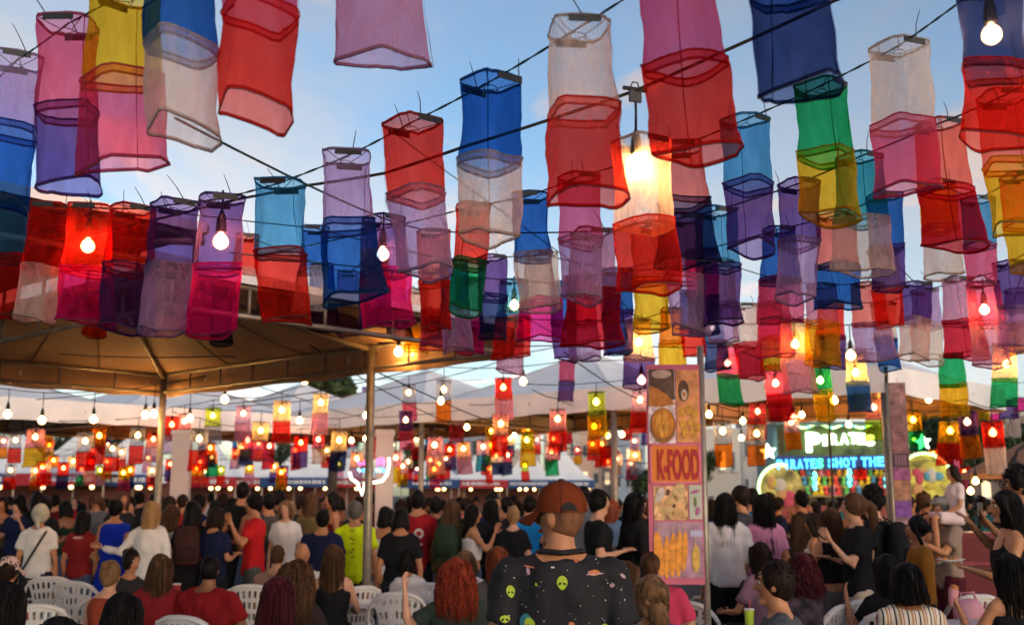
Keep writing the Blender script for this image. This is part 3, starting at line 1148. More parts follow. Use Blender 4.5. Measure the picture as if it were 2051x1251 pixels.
def person(px, py, t, label, yaw=0, sit=False, sex='f', H=None, skin='tan', hair=('long', 'black', .3), top=((.02, .02, .022), 'short', None), legs=((.02, .022, .03), 'trousers'),
           arms=('down', 'down'), face=False, voxel=None, turn=0, nod=0, lean=0.0, group='people in the crowd', name='person', strap=None, hem=None, wide=1.0, at=None, base=None, hs=1.0):
    """px, py: photo pixel of the top of the head; t: metres from the lens; yaw 0 looks away from the camera, 90 to the left"""
    if voxel is None:
        voxel = .0135 if t < 6.5 else (.017 if t < 9 else .023)
    rng = random.Random(int(px * 7 + py * 13))
    P = PT(px, py, t) if at is None else Vector(at)
    ztop = P.z
    root = thing(name, label, 'person', (P.x, P.y, base or 0), R(yaw), group)
    hat_up = .0
    if sit:
        s = H / 1.72 if H else .97
        zh = ztop - (base or 0) - .84 * s          # hip height
        zh = max(.40, min(.62, zh))
    else:
        s = (ztop - (base or 0)) / 1.72
        zh = .93 * s
    sm = .178 if sex == 'm' else .156
    up = Vector((0, 0, 1))
    ln = lean
    def T(x, y, z):                     # torso frame: z measured from the hips, leaning forward
        return Vector((x * s, (y + ln * z) * s, zh + z * s))
    hips = .155 if sex == 'f' else .15
    waist = .122 if sex == 'f' else .142
    chest = .148 if sex == 'f' else .172
    hips, waist, chest = hips * wide, waist * wide, chest * wide
    rings = [(-.10, hips * .80, .095, 0), (-.02, hips, .115, 0), (.06, hips * .95, .108, 0), (.17, waist, .092, .0), (.28, chest * .96, .105, .005), (.38, chest * 1.02, .112, .005),
             (.46, chest * .98, .098, -.005), (.51, .105 * wide, .075, -.008), (.54, .060, .058, -.006)]
    def torso(mb, z0, z1, grow, top_close=False):
        zs = [z0] + [r_[0] for r_ in rings if z0 < r_[0] < z1] + [z1]
        out = []
        for z in zs:
            for a, b in zip(rings[:-1], rings[1:]):
                if a[0] <= z <= b[0]:
                    u = (z - a[0]) / (b[0] - a[0])
                    break
            else:
                a = b = rings[0] if z < rings[0][0] else rings[-1]
                u = 0
            rx, ry, yy = (a[i] + (b[i] - a[i]) * u for i in (1, 2, 3))
            c = T(0, yy, z)
            out.append(ell(c, (rx + grow) * s, (ry + grow) * s, 18))
        mb.loft(out)
    body = MB()
    torso(body, -.10, .54, 0)
    sh = [T(sx * (sm - .012) * wide, -.008, .452) for sx in (-1, 1)]
    nb, nt = T(0, -.008, .50), T(0, .012, .60)
    nk = 1.14 if sex == 'm' else .96
    body.tube([nb, T(0, 0, .55), nt], [.064 * s * nk, .051 * s * nk, .051 * s * nk], 12)
    for sx in (-1, 1):
        body.tube([T(sx * .03, -.012, .535), T(sx * .075 * wide, -.012, .500), sh[0 if sx < 0 else 1]], [.040 * s, .046 * s, .048 * s], 10)
    # head
    hq = Euler((R(-nod), 0, R(turn))).to_matrix()
    hc = T(0, .018, .685)
    hr = (.073 * s * hs, .094 * s * hs, .112 * s * hs)
    body.ball(hc, hr, 18, 14, hq, fn=head_shape)
    def Hd(x, y, z):
        return hc + hq @ Vector((x * s * hs, y * s * hs, z * s * hs))
    if face:
        body.tube([Hd(0, .085, .025), Hd(0, .102, -.005), Hd(0, .112, -.022), Hd(0, .092, -.034)], [.006 * s, .010 * s, .014 * s, .009 * s], 8)
        body.ball(Hd(0, .070, -.092), (.028 * s, .024 * s, .020 * s), 10, 7)
        body.ball(Hd(0, .082, .040), (.050 * s, .014 * s, .012 * s), 10, 7, hq)
    for sx in (-1, 1):
        body.ball(Hd(sx * .074, -.002, -.008), (.010 * s, .020 * s, .032 * s), 8, 8, hq)
    extra = MB()
    if face:
        for sx in (-1, 1):
            extra.ball(Hd(sx * .030, .078, .010), (.014 * s, .010 * s, .009 * s), 8, 6, hq, mat=2)
            extra.ball(Hd(sx * .030, .084, .010), (.007 * s, .006 * s, .007 * s), 8, 6, hq, mat=1)
            extra.tube([Hd(sx * .012, .092, .030), Hd(sx * .030, .090, .036), Hd(sx * .050, .074, .030)], [.004 * s, .005 * s, .003 * s], 5, mat=4)
        extra.ball(Hd(0, .090, -.056), (.024 * s, .010 * s, .008 * s), 10, 6, hq, mat=3)
    # arms
    sleeves = []
    for i, sx in enumerate((-1, 1)):
        a = arms[i]
        if isinstance(a, str):
            e_, w_ = ARMS[a]
            e_, w_ = Vector((e_[0] * sx, e_[1], e_[2])), Vector((w_[0] * sx, w_[1], w_[2]))
        else:
            e_, w_ = Vector(a[0]), Vector(a[1])
        S_ = sh[i]
        el = S_ + e_ * s
        wr = el + w_ * s
        k = 1.0 if sex == 'm' else .86
        k *= .55 + .45 * wide
        body.ball(S_, (.058 * k * s,) * 3, 10, 8)
        body.tube([S_, S_.lerp(el, .4), el, el.lerp(wr, .3), wr], [.053 * k * s, .049 * k * s, .039 * k * s, .040 * k * s, .026 * k * s], 12)
        dv = wr - el
        thumb = Vector((-sx * .7, .5, .3)) if abs(dv.normalized().z) < .75 else Vector((-sx * .35, .9, 0))
        fg = hand(body, wr, dv, thumb, s * (1.0 if sex == 'm' else .92), curl=.45)
        extra.add(fg.v, fg.f, 0)
        sleeves.append((S_, el, wr, k))
    # legs
    lg = []
    for sx in (-1, 1):
        hp = Vector((sx * .088 * s * wide, 0, zh))
        if sit:
            kn = Vector((sx * .12 * s, .43 * s, zh + .01))
            an = Vector((sx * .12 * s, .40 * s, .075))
        else:
            kn = Vector((sx * .095 * s, .015 * s, .49 * s))
            an = Vector((sx * .10 * s, -.02 * s, .075 * s))
        lg.append((hp, kn, an))
        body.tube([hp, hp.lerp(kn, .5), kn, kn.lerp(an, .35), an], [.088 * s * wide, .074 * s * wide, .054 * s, .052 * s, .036 * s], 12)
        body.tube([an + Vector((0, -.05, -.03)) * s, an + Vector((0, .04, -.038)) * s, an + Vector((sx * .01, .15, -.05)) * s], [.034 * s, .038 * s, .026 * s], 10, flat=.8)
    mats = [M_EYE, M_EYEW, M_LIP, hair_mat(hair[1] if hair else 'dark')]
    organic('body', body, skin_mat(skin), root, voxel, 3, extra=extra, extra_mats=mats)
    # top
    if top:
        col, sl, hemz = top[0], top[1], top[2]
        hz = -.06 if hemz is None else hemz
        shirt = MB()
        topz = .515 if sl != 'strap' else .40
        torso(shirt, hz, topz, .020)
        for S_, el, wr, k in sleeves:
            g = .015
            if sl in ('short', 'long'):
                sx = 1 if S_.x > 0 else -1
                shirt.tube([T(sx * .045, -.012, .515), T(sx * .085 * wide, -.012, .492), S_], [.044 * s, .058 * s, .062 * s], 10)
                shirt.ball(S_, ((.056 * k + g) * s,) * 3, 10, 8)
                if sl == 'short':
                    q = S_.lerp(el, .66)
                    shirt.tube([S_, S_.lerp(el, .35), q], [(.053 * k + g) * s, (.052 * k + g) * s, (.050 * k + g + .006) * s], 12)
                else:
                    shirt.tube([S_, S_.lerp(el, .5), el, el.lerp(wr, .5), el.lerp(wr, .93)], [(.053 * k + g) * s, (.050 * k + g) * s, (.043 * k + g) * s, (.038 * k + g) * s, (.030 * k + g) * s], 12)
            elif sl == 'strap':
                sx = 1 if S_.x > 0 else -1
                shirt.tube([T(sx * .09, .085, .38), T(sx * .085, .05, .50), T(sx * .085, -.05, .50), T(sx * .09, -.09, .38)], .014 * s, 8)
            elif sl == 'one' and S_.x > 0:
                shirt.ball(S_, (.062 * s,) * 3, 10, 8)
        if sl == 'none':
            torso(shirt, .38, .50, .012)
        m_ = col if not isinstance(col, tuple) else cloth(col)
        shirt_ob = organic('shirt', shirt, m_, root, max(.011, voxel * .95), 4, wrinkle=.021 * s)
        SHIRTS[root.name] = shirt_ob
        if strap:
            st = MB()
            pts = [T(strap * .13, -.09, .50)]
            for u in (0, .25, .5, .75, 1):
                z = .47 - .50 * u
                x = strap * (.13 - .28 * u)
                pts.append(T(x, -(.135 + .012 * math.sin(u * 3.1)), z))
            st.tube(pts, .016 * s, 6, flat=.35, up=(0, 1, 0))
            st.build('bag_strap', mat('bag strap', (.02, .018, .018), .6), root, smooth=True)
    if legs:
        col, kind = legs
        pn = MB()
        torso(pn, -.10, .06, .006)
        if kind in ('trousers', 'shorts'):
            for hp, kn, an in lg:
                g = .016
                if kind == 'trousers':
                    pn.tube([hp, hp.lerp(kn, .5), kn, kn.lerp(an, .5), kn.lerp(an, .93)], [(.090 * wide + g) * s, (.078 * wide + g) * s, (.058 + g) * s, (.052 + g) * s, (.046 + g) * s], 12)
                else:
                    pn.tube([hp, hp.lerp(kn, .5), hp.lerp(kn, .85)], [(.092 + g) * s, (.085 + g) * s, (.078 + g) * s], 12)
        elif kind == 'skirt':
            rr = []
            for z, a_ in ((.04, .15), (-.08, .19), (-.25, .22), (-.42, .25)):
                rr.append(ell(T(0, 0, z), a_ * s, a_ * .85 * s, 18))
            pn.loft(rr)
        organic('trousers' if kind == 'trousers' else kind, pn, cloth(col, 'denim'), root, max(.013, voxel * 1.1), 3, wrinkle=.009 * s)
        for hp, kn, an in lg:
            sx = 1 if hp.x > 0 else -1
            sb = MB()
            sb.tube([an + Vector((0, -.075, -.035)) * s, an + Vector((0, -.02, -.032)) * s, an + Vector((0, .06, -.04)) * s, an + Vector((sx * .008, .15, -.048)) * s, an + Vector((sx * .01, .185, -.055)) * s],
                    [.030 * s, .044 * s, .046 * s, .040 * s, .018 * s], 10, flat=.72)
            sb.build('shoe', mat('shoe', rng.choice([(.02, .02, .02), (.5, .48, .45), (.12, .07, .04)]), .6), root, smooth=True)
    if hair:
        st, hcn, L = hair
        hm = hair_mat(hcn)
        hb = MB()
        def cap(gx=.010, back=-.014, rise=.018, fn=None):
            hb.ball(Hd(0, back, rise), ((.073 + gx) * s * hs, (.092 + gx * .6) * s * hs, (.104 + gx * .4) * s * hs), 16, 12, hq)
        def outline(ph, u, w0=.086, w1=.11, yb=-.075, dep=.075, curl=0):
            """ph 0 = straight behind; u 0 crown .. 1 tip"""
            zc = .125 - u * (.125 + L)
            if u < .22:
                k = math.sin(u / .22 * math.pi / 2)
                rx, ry, cy = w0 * k, .1 * k, -.012
                zc = .125 - .10 * (1 - math.cos(u / .22 * math.pi / 2))
            else:
                v = (u - .22) / .78
                rx = w0 + (w1 - w0) * math.sin(v * 2.2)
                ry = .105 + (dep - .105) * min(1, v * 1.6)
                cy = -.012 + (yb + .012) * min(1, v * 1.3)
                zc = .025 - v * (L + .02)
            x = rx * math.sin(ph)
            y = cy - ry * math.cos(ph)
            if zc > -.12:
                return Hd(x, y, zc)
            # below the jaw the hair hangs straight down whatever the head does
            q = Hd(x, y, -.12)
            return q + Vector((0, 0, (zc + .12) * s))
        near = t < 10.5
        if st in ('short', 'messy', 'buzz'):
            cap(.014 if st != 'buzz' else .003, -.016 if st != 'buzz' else -.008, .022 if st != 'buzz' else .012)
            if st != 'buzz':
                hb.ball(Hd(0, -.045, -.035), (.066 * s, .050 * s, .06 * s), 12, 8, hq)
            else:
                hb.ball(Hd(0, -.040, -.02), (.060 * s * hs, .050 * s * hs, .05 * s * hs), 12, 8, hq)
            if st == 'messy':
                for i in range(26):
                    a, b = rng.uniform(0, 6.28), rng.uniform(.1, 1.35)
                    hb.ball(Hd(.080 * math.cos(a) * math.sin(b), -.02 + .095 * math.sin(a) * math.sin(b), .03 + .105 * math.cos(b)), rng.uniform(.018, .03) * s, 7, 5)
            organic('hair', hb, hm, root, .010 if near else .014, 2, wrinkle=.009 if st == 'messy' else .006)
            if near and st != 'buzz':
                lb = MB()
                for i in range(90):
                    a, b_ = rng.uniform(0, 6.28), rng.uniform(.0, 1.5)
                    q0 = Vector((.087 * math.cos(a) * math.sin(b_), -.016 + .103 * math.sin(a) * math.sin(b_), .022 + .112 * math.cos(b_)))
                    dv = Vector((math.cos(a) * .5 + rng.uniform(-.3, .3), math.sin(a) * .5 + rng.uniform(-.3, .3), -.6)).normalized() * rng.uniform(.02, .045)
                    q1, q2 = q0 + dv * .5 + q0 * .04, q0 + dv
                    lb.tube([Hd(*q0), Hd(*q1), Hd(*q2)], [.004 * s, .0036 * s, .001 * s], 4)
                tag(lb.build('hair_locks', hm, root, smooth=True), kind='stuff')
        elif st in ('long', 'bob', 'curly', 'pony'):
            cap(.013, -.014, .020)
            wv = 1.35 if st == 'curly' else 1.0
            rr = []
            m = 9
            for j in range(m + 1):
                u = .2 + .8 * j / m
                kx = 1.0 - .45 * max(0, (u - .75) / .25) ** 2
                rr.append([outline(2 * math.pi * k / 14, u, .080 * wv, .098 * wv * kx, -.082, .050 * wv) for k in range(14)])
            if st == 'pony':
                hb.ball(Hd(0, -.115, .03), .034 * s, 10, 8)
                hb.tube([Hd(0, -.12, .04), Hd(0, -.16, 0), Hd(0, -.165, -.10), Hd(0, -.14, -.10 - L * .7)], [.03 * s, .042 * s, .045 * s, .012 * s], 10)
            else:
                hb.loft(rr)
                # side locks framing the face
                for sx in (-1, 1):
                    hb.tube([Hd(sx * .060, .045, .085), Hd(sx * .082, .030, .02), Hd(sx * .086, .0, -.07), Hd(sx * .085, -.03, -.15)], [.02 * s, .022 * s, .026 * s, .02 * s], 8)
            organic('hair', hb, hm, root, .011 if near else .016, 2, wrinkle=(.020 if st == 'curly' else .009))
            if near:
                lb = MB()
                n = 210 if t < 8 else 100
                if st != 'pony':
                    strands(lb, rng, lambda a, u: outline(a, u, .092 * wv, .112 * wv, -.080, .064 * wv), n, 0, 1, 2.2 if st == 'curly' else .8, (.0062 if st == 'curly' else .0034) * s,
                            2.15, .018 if st == 'curly' else .007, tip=(.7, 1.12))
                    tag(lb.build('hair_locks', hm, root, smooth=True), kind='stuff')
        elif st == 'bun':
            cap(.012, -.014, .020)
            hb.ball(Hd(0, -.085, .085), (.046 * s, .044 * s, .042 * s), 12, 8)
            hb.ball(Hd(0, -.05, -.04), (.062 * s, .045 * s, .055 * s), 12, 8, hq)
            organic('hair', hb, hm, root, .010, 2, wrinkle=.007)
        elif st == 'updo':
            cap(.016, -.016, .022)
            for i in range(34):
                a = rng.uniform(-2.4, 2.4)
                u = rng.random()
                hb.ball(Hd(.085 * math.sin(a) * (1 - .3 * u), -.02 - .085 * math.cos(a) - .02 * u, .06 - .16 * u), rng.uniform(.018, .034) * s, 8, 6)
            hb.tube([Hd(0, -.11, -.03), Hd(.02, -.14, -.12), Hd(.035, -.12, -.24)], [.05 * s, .056 * s, .022 * s], 10)
            organic('hair', hb, hm, root, .009, 1, wrinkle=.010)
            lb = MB()
            L = .12
            strands(lb, rng, lambda a, u: outline(a, u, .094, .085, -.085, .055), 60, 0, 1, 2.4, .005 * s, 2.3, .012, tip=(.45, .95))
            tag(lb.build('hair_locks', hm, root, smooth=True), kind='stuff')
    return root, Hd, T, hq


def head_cover(root, Hd, s, kind, col, brim_dir=1, name=None):
    """cap, headscarf, beanie on the head frame"""
    m_ = cloth(col, 'cap cloth')
    if kind == 'cap':
        d = MB()
        vs, fs = [], []
        n, k = 20, 7
        for i in range(k + 1):
            th = (math.pi / 2) * i / k
            for j in range(n):
                a = 2 * math.pi * j / n
                r_ = math.sin(th) ** .85
                vs.append(Hd(.088 * r_ * math.cos(a), -.006 + .108 * r_ * math.sin(a), .018 + .118 * math.cos(th) ** .9))
        for i in range(k):
            for j in range(n):
                fs.append((i * n + j, (i + 1) * n + j, (i + 1) * n + (j + 1) % n, i * n + (j + 1) % n))
        d.add(vs, fs)
        d.build('cap_crown', m_, root, smooth=True)
        b = MB()
        vs, fs = [], []
        m = 10
        for i in range(m + 1):
            a = math.pi * (.12 + .76 * i / m)
            x0, y0 = .088 * math.cos(a), -.006 + .108 * math.sin(a)
            ext = .088 * math.sin(a) ** .7
            dr = .004 + .022 * math.sin(a) + .040 * abs(x0 / .088) ** 2.2
            vs += [Hd(x0, y0, .022), Hd(x0 * 1.04, y0 + ext, .016 - dr), Hd(x0, y0, .016), Hd(x0 * 1.04, y0 + ext, .010 - dr)]
        for i in range(m):
            a = 4 * i
            fs += [(a, a + 1, a + 5, a + 4), (a + 2, a + 6, a + 7, a + 3), (a + 1, a + 3, a + 7, a + 5)]
        b.add(vs, fs)
        b.build('cap_brim', m_, root, smooth=True)
        for j in range(6):
            a = math.pi * (j + .5) / 3
            sm_ = MB()
            sm_.tube([Hd(.0885 * math.sin(math.pi / 2 * i / 8) ** .85 * math.cos(a), -.006 + .1085 * math.sin(math.pi / 2 * i / 8) ** .85 * math.sin(a), .0185 + .118 * math.cos(math.pi / 2 * i / 8) ** .9) for i in range(9)], .0016 * s, 5)
            sm_.build('cap_seam', mat('cap seam', tuple(c * .55 for c in col), .9), root, smooth=True)
        MB().ball(Hd(0, -.006, .138), (.014 * s, .014 * s, .008 * s), 10, 6).build('cap_button', mat('button dark', (.015, .015, .018), .6), root, smooth=True)
    elif kind == 'scarf':
        d = MB()
        d.ball(Hd(0, -.016, .020), (.092 * s, .106 * s, .118 * s), 16, 12)
        d.ball(Hd(0, -.11, -.04), (.040 * s, .032 * s, .036 * s), 12, 8)
        d.tube([Hd(.0, -.115, -.05), Hd(.02, -.125, -.12), Hd(.03, -.115, -.19)], [.02 * s, .028 * s, .008 * s], 8)
        organic('headscarf', d, m_, root, .010, 2, wrinkle=.008)
    elif kind == 'flat':
        d = MB()
        d.ball(Hd(0, .004, .070), (.092 * s, .122 * s, .052 * s), 16, 10)
        d.ball(Hd(0, .095, .050), (.062 * s, .045 * s, .012 * s), 12, 8)
        organic('flat_cap', d, m_, root, .010, 2, wrinkle=.004)
# ------------------------------------------------------------------ who is where
BLK, NAVY, DK = (.012, .012, .014), (.012, .016, .05), (.03, .028, .03)
WHT, RED, MAR = (.68, .64, .62), (.55, .018, .022), (.22, .018, .018)
JEAN, GRYT, OLIVE = (.06, .09, .16), (.10, .095, .09), (.09, .075, .03)

cap_root, cHd, cT, chq = person(1122, 981, 4.4, 'man in a rust brown cap and black shirt printed with green alien heads', 0, sex='m', skin='tan', hair=('buzz', 'fade', 0),
    top=(mat('black printed cotton', (.014, .013, .016), .75, noise=.1, nscale=9, bump=.15, spec=.25), 'short', -.12), legs=((.02, .022, .03), 'trousers'), arms=('down', 'down'), face=True, voxel=.011, turn=52, wide=1.17, hs=1.04)
head_cover(cap_root, cHd, 1, 'cap', (.15, .032, .010))
col = MB()
col.tube([cT(-.085, .03, .545), cT(-.075, -.055, .555), cT(0, -.082, .548), cT(.075, -.055, .555), cT(.085, .03, .545)], .022, 8, flat=.55)
organic('collar', col, mat('black printed cotton', (.014, .013, .016)), cap_root, .008, 2)

P_ = []


def add(*a, **k):
    r = person(*a, **k)
    P_.append(r)
    return r


# --- standing ring, left to right
r = add(82, 1014, 12.4, 'person in a baggy white shirt with dark crossbody strap and pale headscarf', 0, hair=None, top=(WHT, 'short', -.08), wide=1.12, strap=1)
head_cover(r[0], r[1], 1, 'scarf', (.42, .39, .33))
add(166, 1024, 12.6, 'woman with black hair in a brick red top, beside the pale headscarf', 0, hair=('long', 'black', .2), top=(MAR, 'short', -.06), legs=(JEAN, 'trousers'))
add(232, 1000, 12.6, 'woman in a blue one-shoulder dress with black hair gathered up', -5, hair=('bun', 'black', 0), top=((.008, .03, .42), 'one', -.1), legs=((.008, .03, .40), 'skirt'))
add(303, 1006, 11.6, 'woman with long blond hair and white shirt, arm reaching to the blue dress', 4, hair=('long', 'blond', .40), top=(WHT, 'long', -.12), arms=(((-.17, .03, -.2), (-.23, .08, .04)), 'down'), legs=((.6, .58, .56), 'trousers'))
add(343, 1012, 12.4, 'woman with brown curly hair and pale shirt behind the long blond hair', -8, hair=('curly', 'brown', .22), top=((.55, .50, .48), 'long', -.1), legs=(JEAN, 'trousers'))
add(386, 1004, 12.0, 'woman with very long black hair in a black dress near the left post', 6, hair=('long', 'black', .42), top=(BLK, 'short', -.1), legs=(BLK, 'skirt'))
add(432, 1018, 11.8, 'woman with dark bob holding a pale bag, left of the red polo man', -20, hair=('bob', 'dark', .12), top=(NAVY, 'short', -.06), arms=('bent', 'bent'))
add(512, 990, 12.2, 'man in a bright red polo shirt looking left at his phone', 105, sex='m', skin='tan', hair=('short', 'black', 0), top=(RED, 'short', -.1), legs=(GRYT, 'trousers'), arms=('phone', 'bent'), face=True, turn=-12, nod=10)
add(487, 967, 15.0, 'tall person with black hair behind the red polo man', 0, sex='m', hair=('short', 'black', 0), top=(BLK, 'short', None))
add(540, 990, 14.2, 'young man in a white edged dark jacket just right of the red polo man', 20, sex='m', hair=('short', 'black', 0), top=((.10, .10, .12), 'long', None))
add(574, 1003, 13.6, 'light-haired girl in a white top facing the camera', 172, skin='light', hair=('bob', 'light brown', .12), top=(WHT, 'short', None), face=True)
add(624, 990, 14.6, 'person in an olive brown jacket with long hair, behind the navy shirt', 10, hair=('long', 'brown', .25), top=((.14, .10, .04), 'long', None))
add(647, 1022, 11.6, 'man in a navy T-shirt with a pale bag strap, short black hair', 3, sex='m', hair=('short', 'black', 0), top=(NAVY, 'short', -.08), wide=1.06)
yel = add(712, 1006, 12.0, 'man in a neon yellow T-shirt beside the middle steel post', -4, sex='m', skin='tan', hair=('short', 'grey', 0), top=((.62, .78, .01), 'short', -.12), legs=(BLK, 'shorts'), wide=1.05)
add(772, 1016, 12.8, 'woman with black bob and bare shoulders right of the middle post', -25, hair=('bob', 'black', .16), top=(WHT, 'strap', None), legs=(JEAN, 'trousers'))
add(802, 1020, 11.0, 'woman with a black bob in a loose black blouse, back turned', 2, hair=('bob', 'black', .10), top=(BLK, 'short', -.1), wide=1.12)
mar = add(836, 984, 12.8, 'man in a maroon T-shirt with a round white back print', 6, sex='m', hair=('short', 'black', 0), top=((.30, .012, .018), 'short', -.1), legs=(BLK, 'trousers'))
add(905, 1004, 12.6, 'woman with wavy brown hair in an olive jacket', -15, hair=('curly', 'brown', .25), top=(OLIVE, 'long', -.08))
add(945, 1012, 12.4, 'woman in a white crop top facing right, hand lifted', -75, skin='tan', hair=('long', 'black', .3), top=(WHT, 'strap', .14), legs=(JEAN, 'trousers'), arms=('bent', 'phone'), face=True)
add(985, 1000, 13.0, 'woman with long black hair in a black top, right of the white crop top', 30, hair=('long', 'black', .4), top=(BLK, 'short', None))
add(1028, 1018, 12.6, 'person with short fair curly hair in a black shirt left of the cap man', 10, skin='light', hair=('messy', 'blond', 0), top=(BLK, 'short', None))
add(1058, 998, 14.6, 'person in a bright blue T-shirt just left of the rust cap', 15, sex='m', hair=('short', 'black', 0), top=((.01, .20, .55), 'short', None))
add(1196, 984, 10.4, 'man in a black T-shirt with white chest print facing right', -82, sex='m', skin='light', hair=('short', 'black', 0), top=(BLK, 'short', -.08), legs=(BLK, 'trousers'), arms=('bent', 'bent'), face=True)
add(1168, 976, 13.8, 'person with a dark cap behind the man facing right', -30, sex='m', hair=('short', 'black', 0), top=((.16, .17, .2), 'short', None))
add(1222, 1000, 13.4, 'woman with long auburn hair and denim jacket', -20, hair=('long', 'auburn', .3), top=((.10, .16, .26), 'long', None))
add(1270, 988, 10.4, 'woman with long black hair in a black dress left of the food banner', -65, hair=('long', 'black', .38), top=(BLK, 'long', -.1), legs=(BLK, 'skirt'), arms=('bent', 'bent'), face=True)
add(1452, 990, 10.2, 'woman in a white sweatshirt with long black hair, right of the food banner', -6, hair=('long', 'black', .34), top=((.58, .55, .56), 'long', -.05), legs=(BLK, 'trousers'), arms=('down', 'bent'), wide=1.1)
add(1484, 975, 11.4, 'man with short dark hair and charcoal shirt behind the white sweatshirt', 62, sex='m', hair=('short', 'dark', 0), top=((.05, .05, .055), 'long', None), face=True)
add(1506, 980, 13.6, 'man in a sky blue T-shirt behind the charcoal shirt', 30, sex='m', hair=('short', 'black', 0), top=((.01, .24, .55), 'short', None))
add(1528, 992, 10.4, 'woman with waist-long black hair and a pink top', 4, hair=('long', 'black', .46), top=((.55, .22, .36), 'short', .0), legs=(JEAN, 'trousers'))
add(1632, 1030, 11.0, 'girl with dark hair and white top left of the black crop top', 60, hair=('long', 'dark', .25), top=(WHT, 'strap', None), face=True)
add(1664, 1020, 9.6, 'woman with long brown hair in a black crop top and grey jeans', 12, skin='tan', hair=('long', 'brown', .36), top=(BLK, 'none', .10), legs=((.12, .12, .12), 'trousers'), arms=('hip', 'bent'))
add(1712, 990, 9.2, 'woman in a black T-shirt facing left with one hand raised', 84, skin='light', hair=('pony', 'brown', .16), top=(BLK, 'short', -.06), legs=((.5, .42, .33), 'trousers'), arms=(((-.05, .10, -.25), (.0, .15, .20)), 'bent'), face=True)
add(1748, 978, 9.9, 'man with tousled black hair and black T-shirt behind the raised hand', 52, sex='m', skin='light', hair=('messy', 'black', 0), top=(BLK, 'short', -.06), legs=(DK, 'trousers'), face=True)
add(1838, 1036, 9.2, 'teenager with black bowl-cut hair in a mustard shirt facing left', 82, skin='tan', hair=('bob', 'black', .04), top=((.32, .13, .02), 'long', -.08), face=True, wide=1.08)
dad = add(1892, 997, 11.0, 'man in flat cap and tan T-shirt carrying a girl on his shoulders', 96, sex='m', skin='tan', hair=('short', 'grey', 0), top=((.27, .19, .15), 'short', -.12), legs=((.07, .012, .02), 'trousers'),
    arms=(((-.04, .16, -.22), (.06, .16, .10)), ((.04, .16, -.22), (-.06, .16, .10))), face=True, wide=1.1)
head_cover(dad[0], dad[1], 1, 'flat', (.24, .22, .22))
gp = PT(1909, 926, 11.0)
girl = add(1909, 926, 11.0, 'small girl in a white dress riding on the shoulders of the man in flat cap', 98, skin='tan', sit=True, H=1.12, base=.98, hair=('long', 'dark', .2), top=((.70, .55, .55), 'short', .0),
    legs=((.66, .50, .52), 'shorts'), arms=('lap', 'lap'), face=True, voxel=.011)
plate_w = add(2016, 985, 7.7, 'woman with very long black hair and black crop top holding out a plate', 82, skin='tan', hair=('long', 'black', .5), top=(BLK, 'strap', .12), legs=(JEAN, 'trousers'),
    arms=(((-.06, .10, -.26), (.01, .235, .08)), 'bent'), face=True, turn=4)
glasses_m = add(2040, 942, 8.4, 'man with glasses at the right edge aiming a small camera', 86, sex='m', skin='brown', hair=('messy', 'black', 0), top=(DK, 'short', None), arms=(((-.05, .13, -.22), (.03, .15, .17)), ((.05, .13, -.22), (-.03, .15, .17))), face=True)

# --- seated at the tables
rr = add(16, 1116, 9.2, 'seated person in a pale pink cap and orange patterned shirt at left edge', -20, sit=True, hair=('short', 'dark', 0), top=((.28, .10, .04), 'short', None), arms=('table', 'table'))
head_cover(rr[0], rr[1], 1, 'cap', (.62, .44, .40))
add(222, 1113, 8.8, 'seated woman with a light brown bun and rust sleeveless top', -10, sit=True, skin='light', hair=('bun', 'light brown', 0), top=((.28, .05, .025), 'none', None), arms=('table', 'table'))
add(262, 1104, 10.6, 'seated child seen between the bun and the long brown hair, facing right', -125, sit=True, skin='tan', hair=('bun', 'dark', 0), top=(DK, 'short', None), face=True, arms=('table', 'table'))
add(322, 1101, 8.9, 'seated woman with long brown hair in a dark red top', 6, sit=True, hair=('long', 'brown', .26), top=((.20, .014, .018), 'short', None), arms=('table', 'table'), wide=1.12)
add(420, 1103, 8.8, 'seated broad man with cropped hair in a dark red polo', -14, sit=True, sex='m', skin='brown', hair=('buzz', 'black', 0), top=((.26, .014, .016), 'short', None), arms=('table', 'table'), wide=1.22)
add(246, 1173, 5.4, 'seated person with black hair and hair clip in the front row', 10, sit=True, hair=('long', 'black', .3), top=(BLK, 'short', None), arms=('lap', 'lap'))
add(116, 1218, 4.4, 'black hair of a seated person at the lower left edge of the picture', 0, sit=True, H=1.68, hair=('bob', 'black', .14), top=(BLK, 'short', None), arms=('lap', 'lap'))
add(12, 1152, 5.6, 'seated person with long black hair in the lower left corner', 8, sit=True, hair=('long', 'black', .35), top=(BLK, 'short', None), arms=('lap', 'lap'))
add(556, 1143, 6.1, 'seated woman with long wine red hair in the front row', -4, sit=True, hair=('long', 'wine', .44), top=(BLK, 'long', None), arms=('lap', 'lap'), wide=1.1)
add(594, 1112, 7.6, 'seated woman with dark brown waves behind the wine red hair', -12, sit=True, hair=('curly', 'brown', .32), top=((.03, .02, .02), 'long', None), arms=('table', 'table'))
add(606, 1077, 10.4, 'seated bald man in a white T-shirt', 8, sit=True, sex='m', skin='tan', hair=None, top=(WHT, 'short', None), arms=('table', 'table'), wide=1.1)
add(556, 1082, 10.8, 'seated man with cropped brown hair beside the bald man', -6, sit=True, sex='m', skin='light', hair=('buzz', 'brown', 0), top=((.35, .2, .15), 'short', None), arms=('table', 'table'))
add(668, 1082, 9.8, 'seated woman with straight brown hair below the yellow T-shirt', 4, sit=True, skin='light', hair=('long', 'brown', .34), top=(BLK, 'strap', None), arms=('table', 'table'))
add(812, 1096, 10.9, 'seated woman with black bob in a white blouse below the black blouse', -6, sit=True, hair=('bob', 'black', .12), top=(WHT, 'short', None), arms=('table', 'table'), wide=1.15)
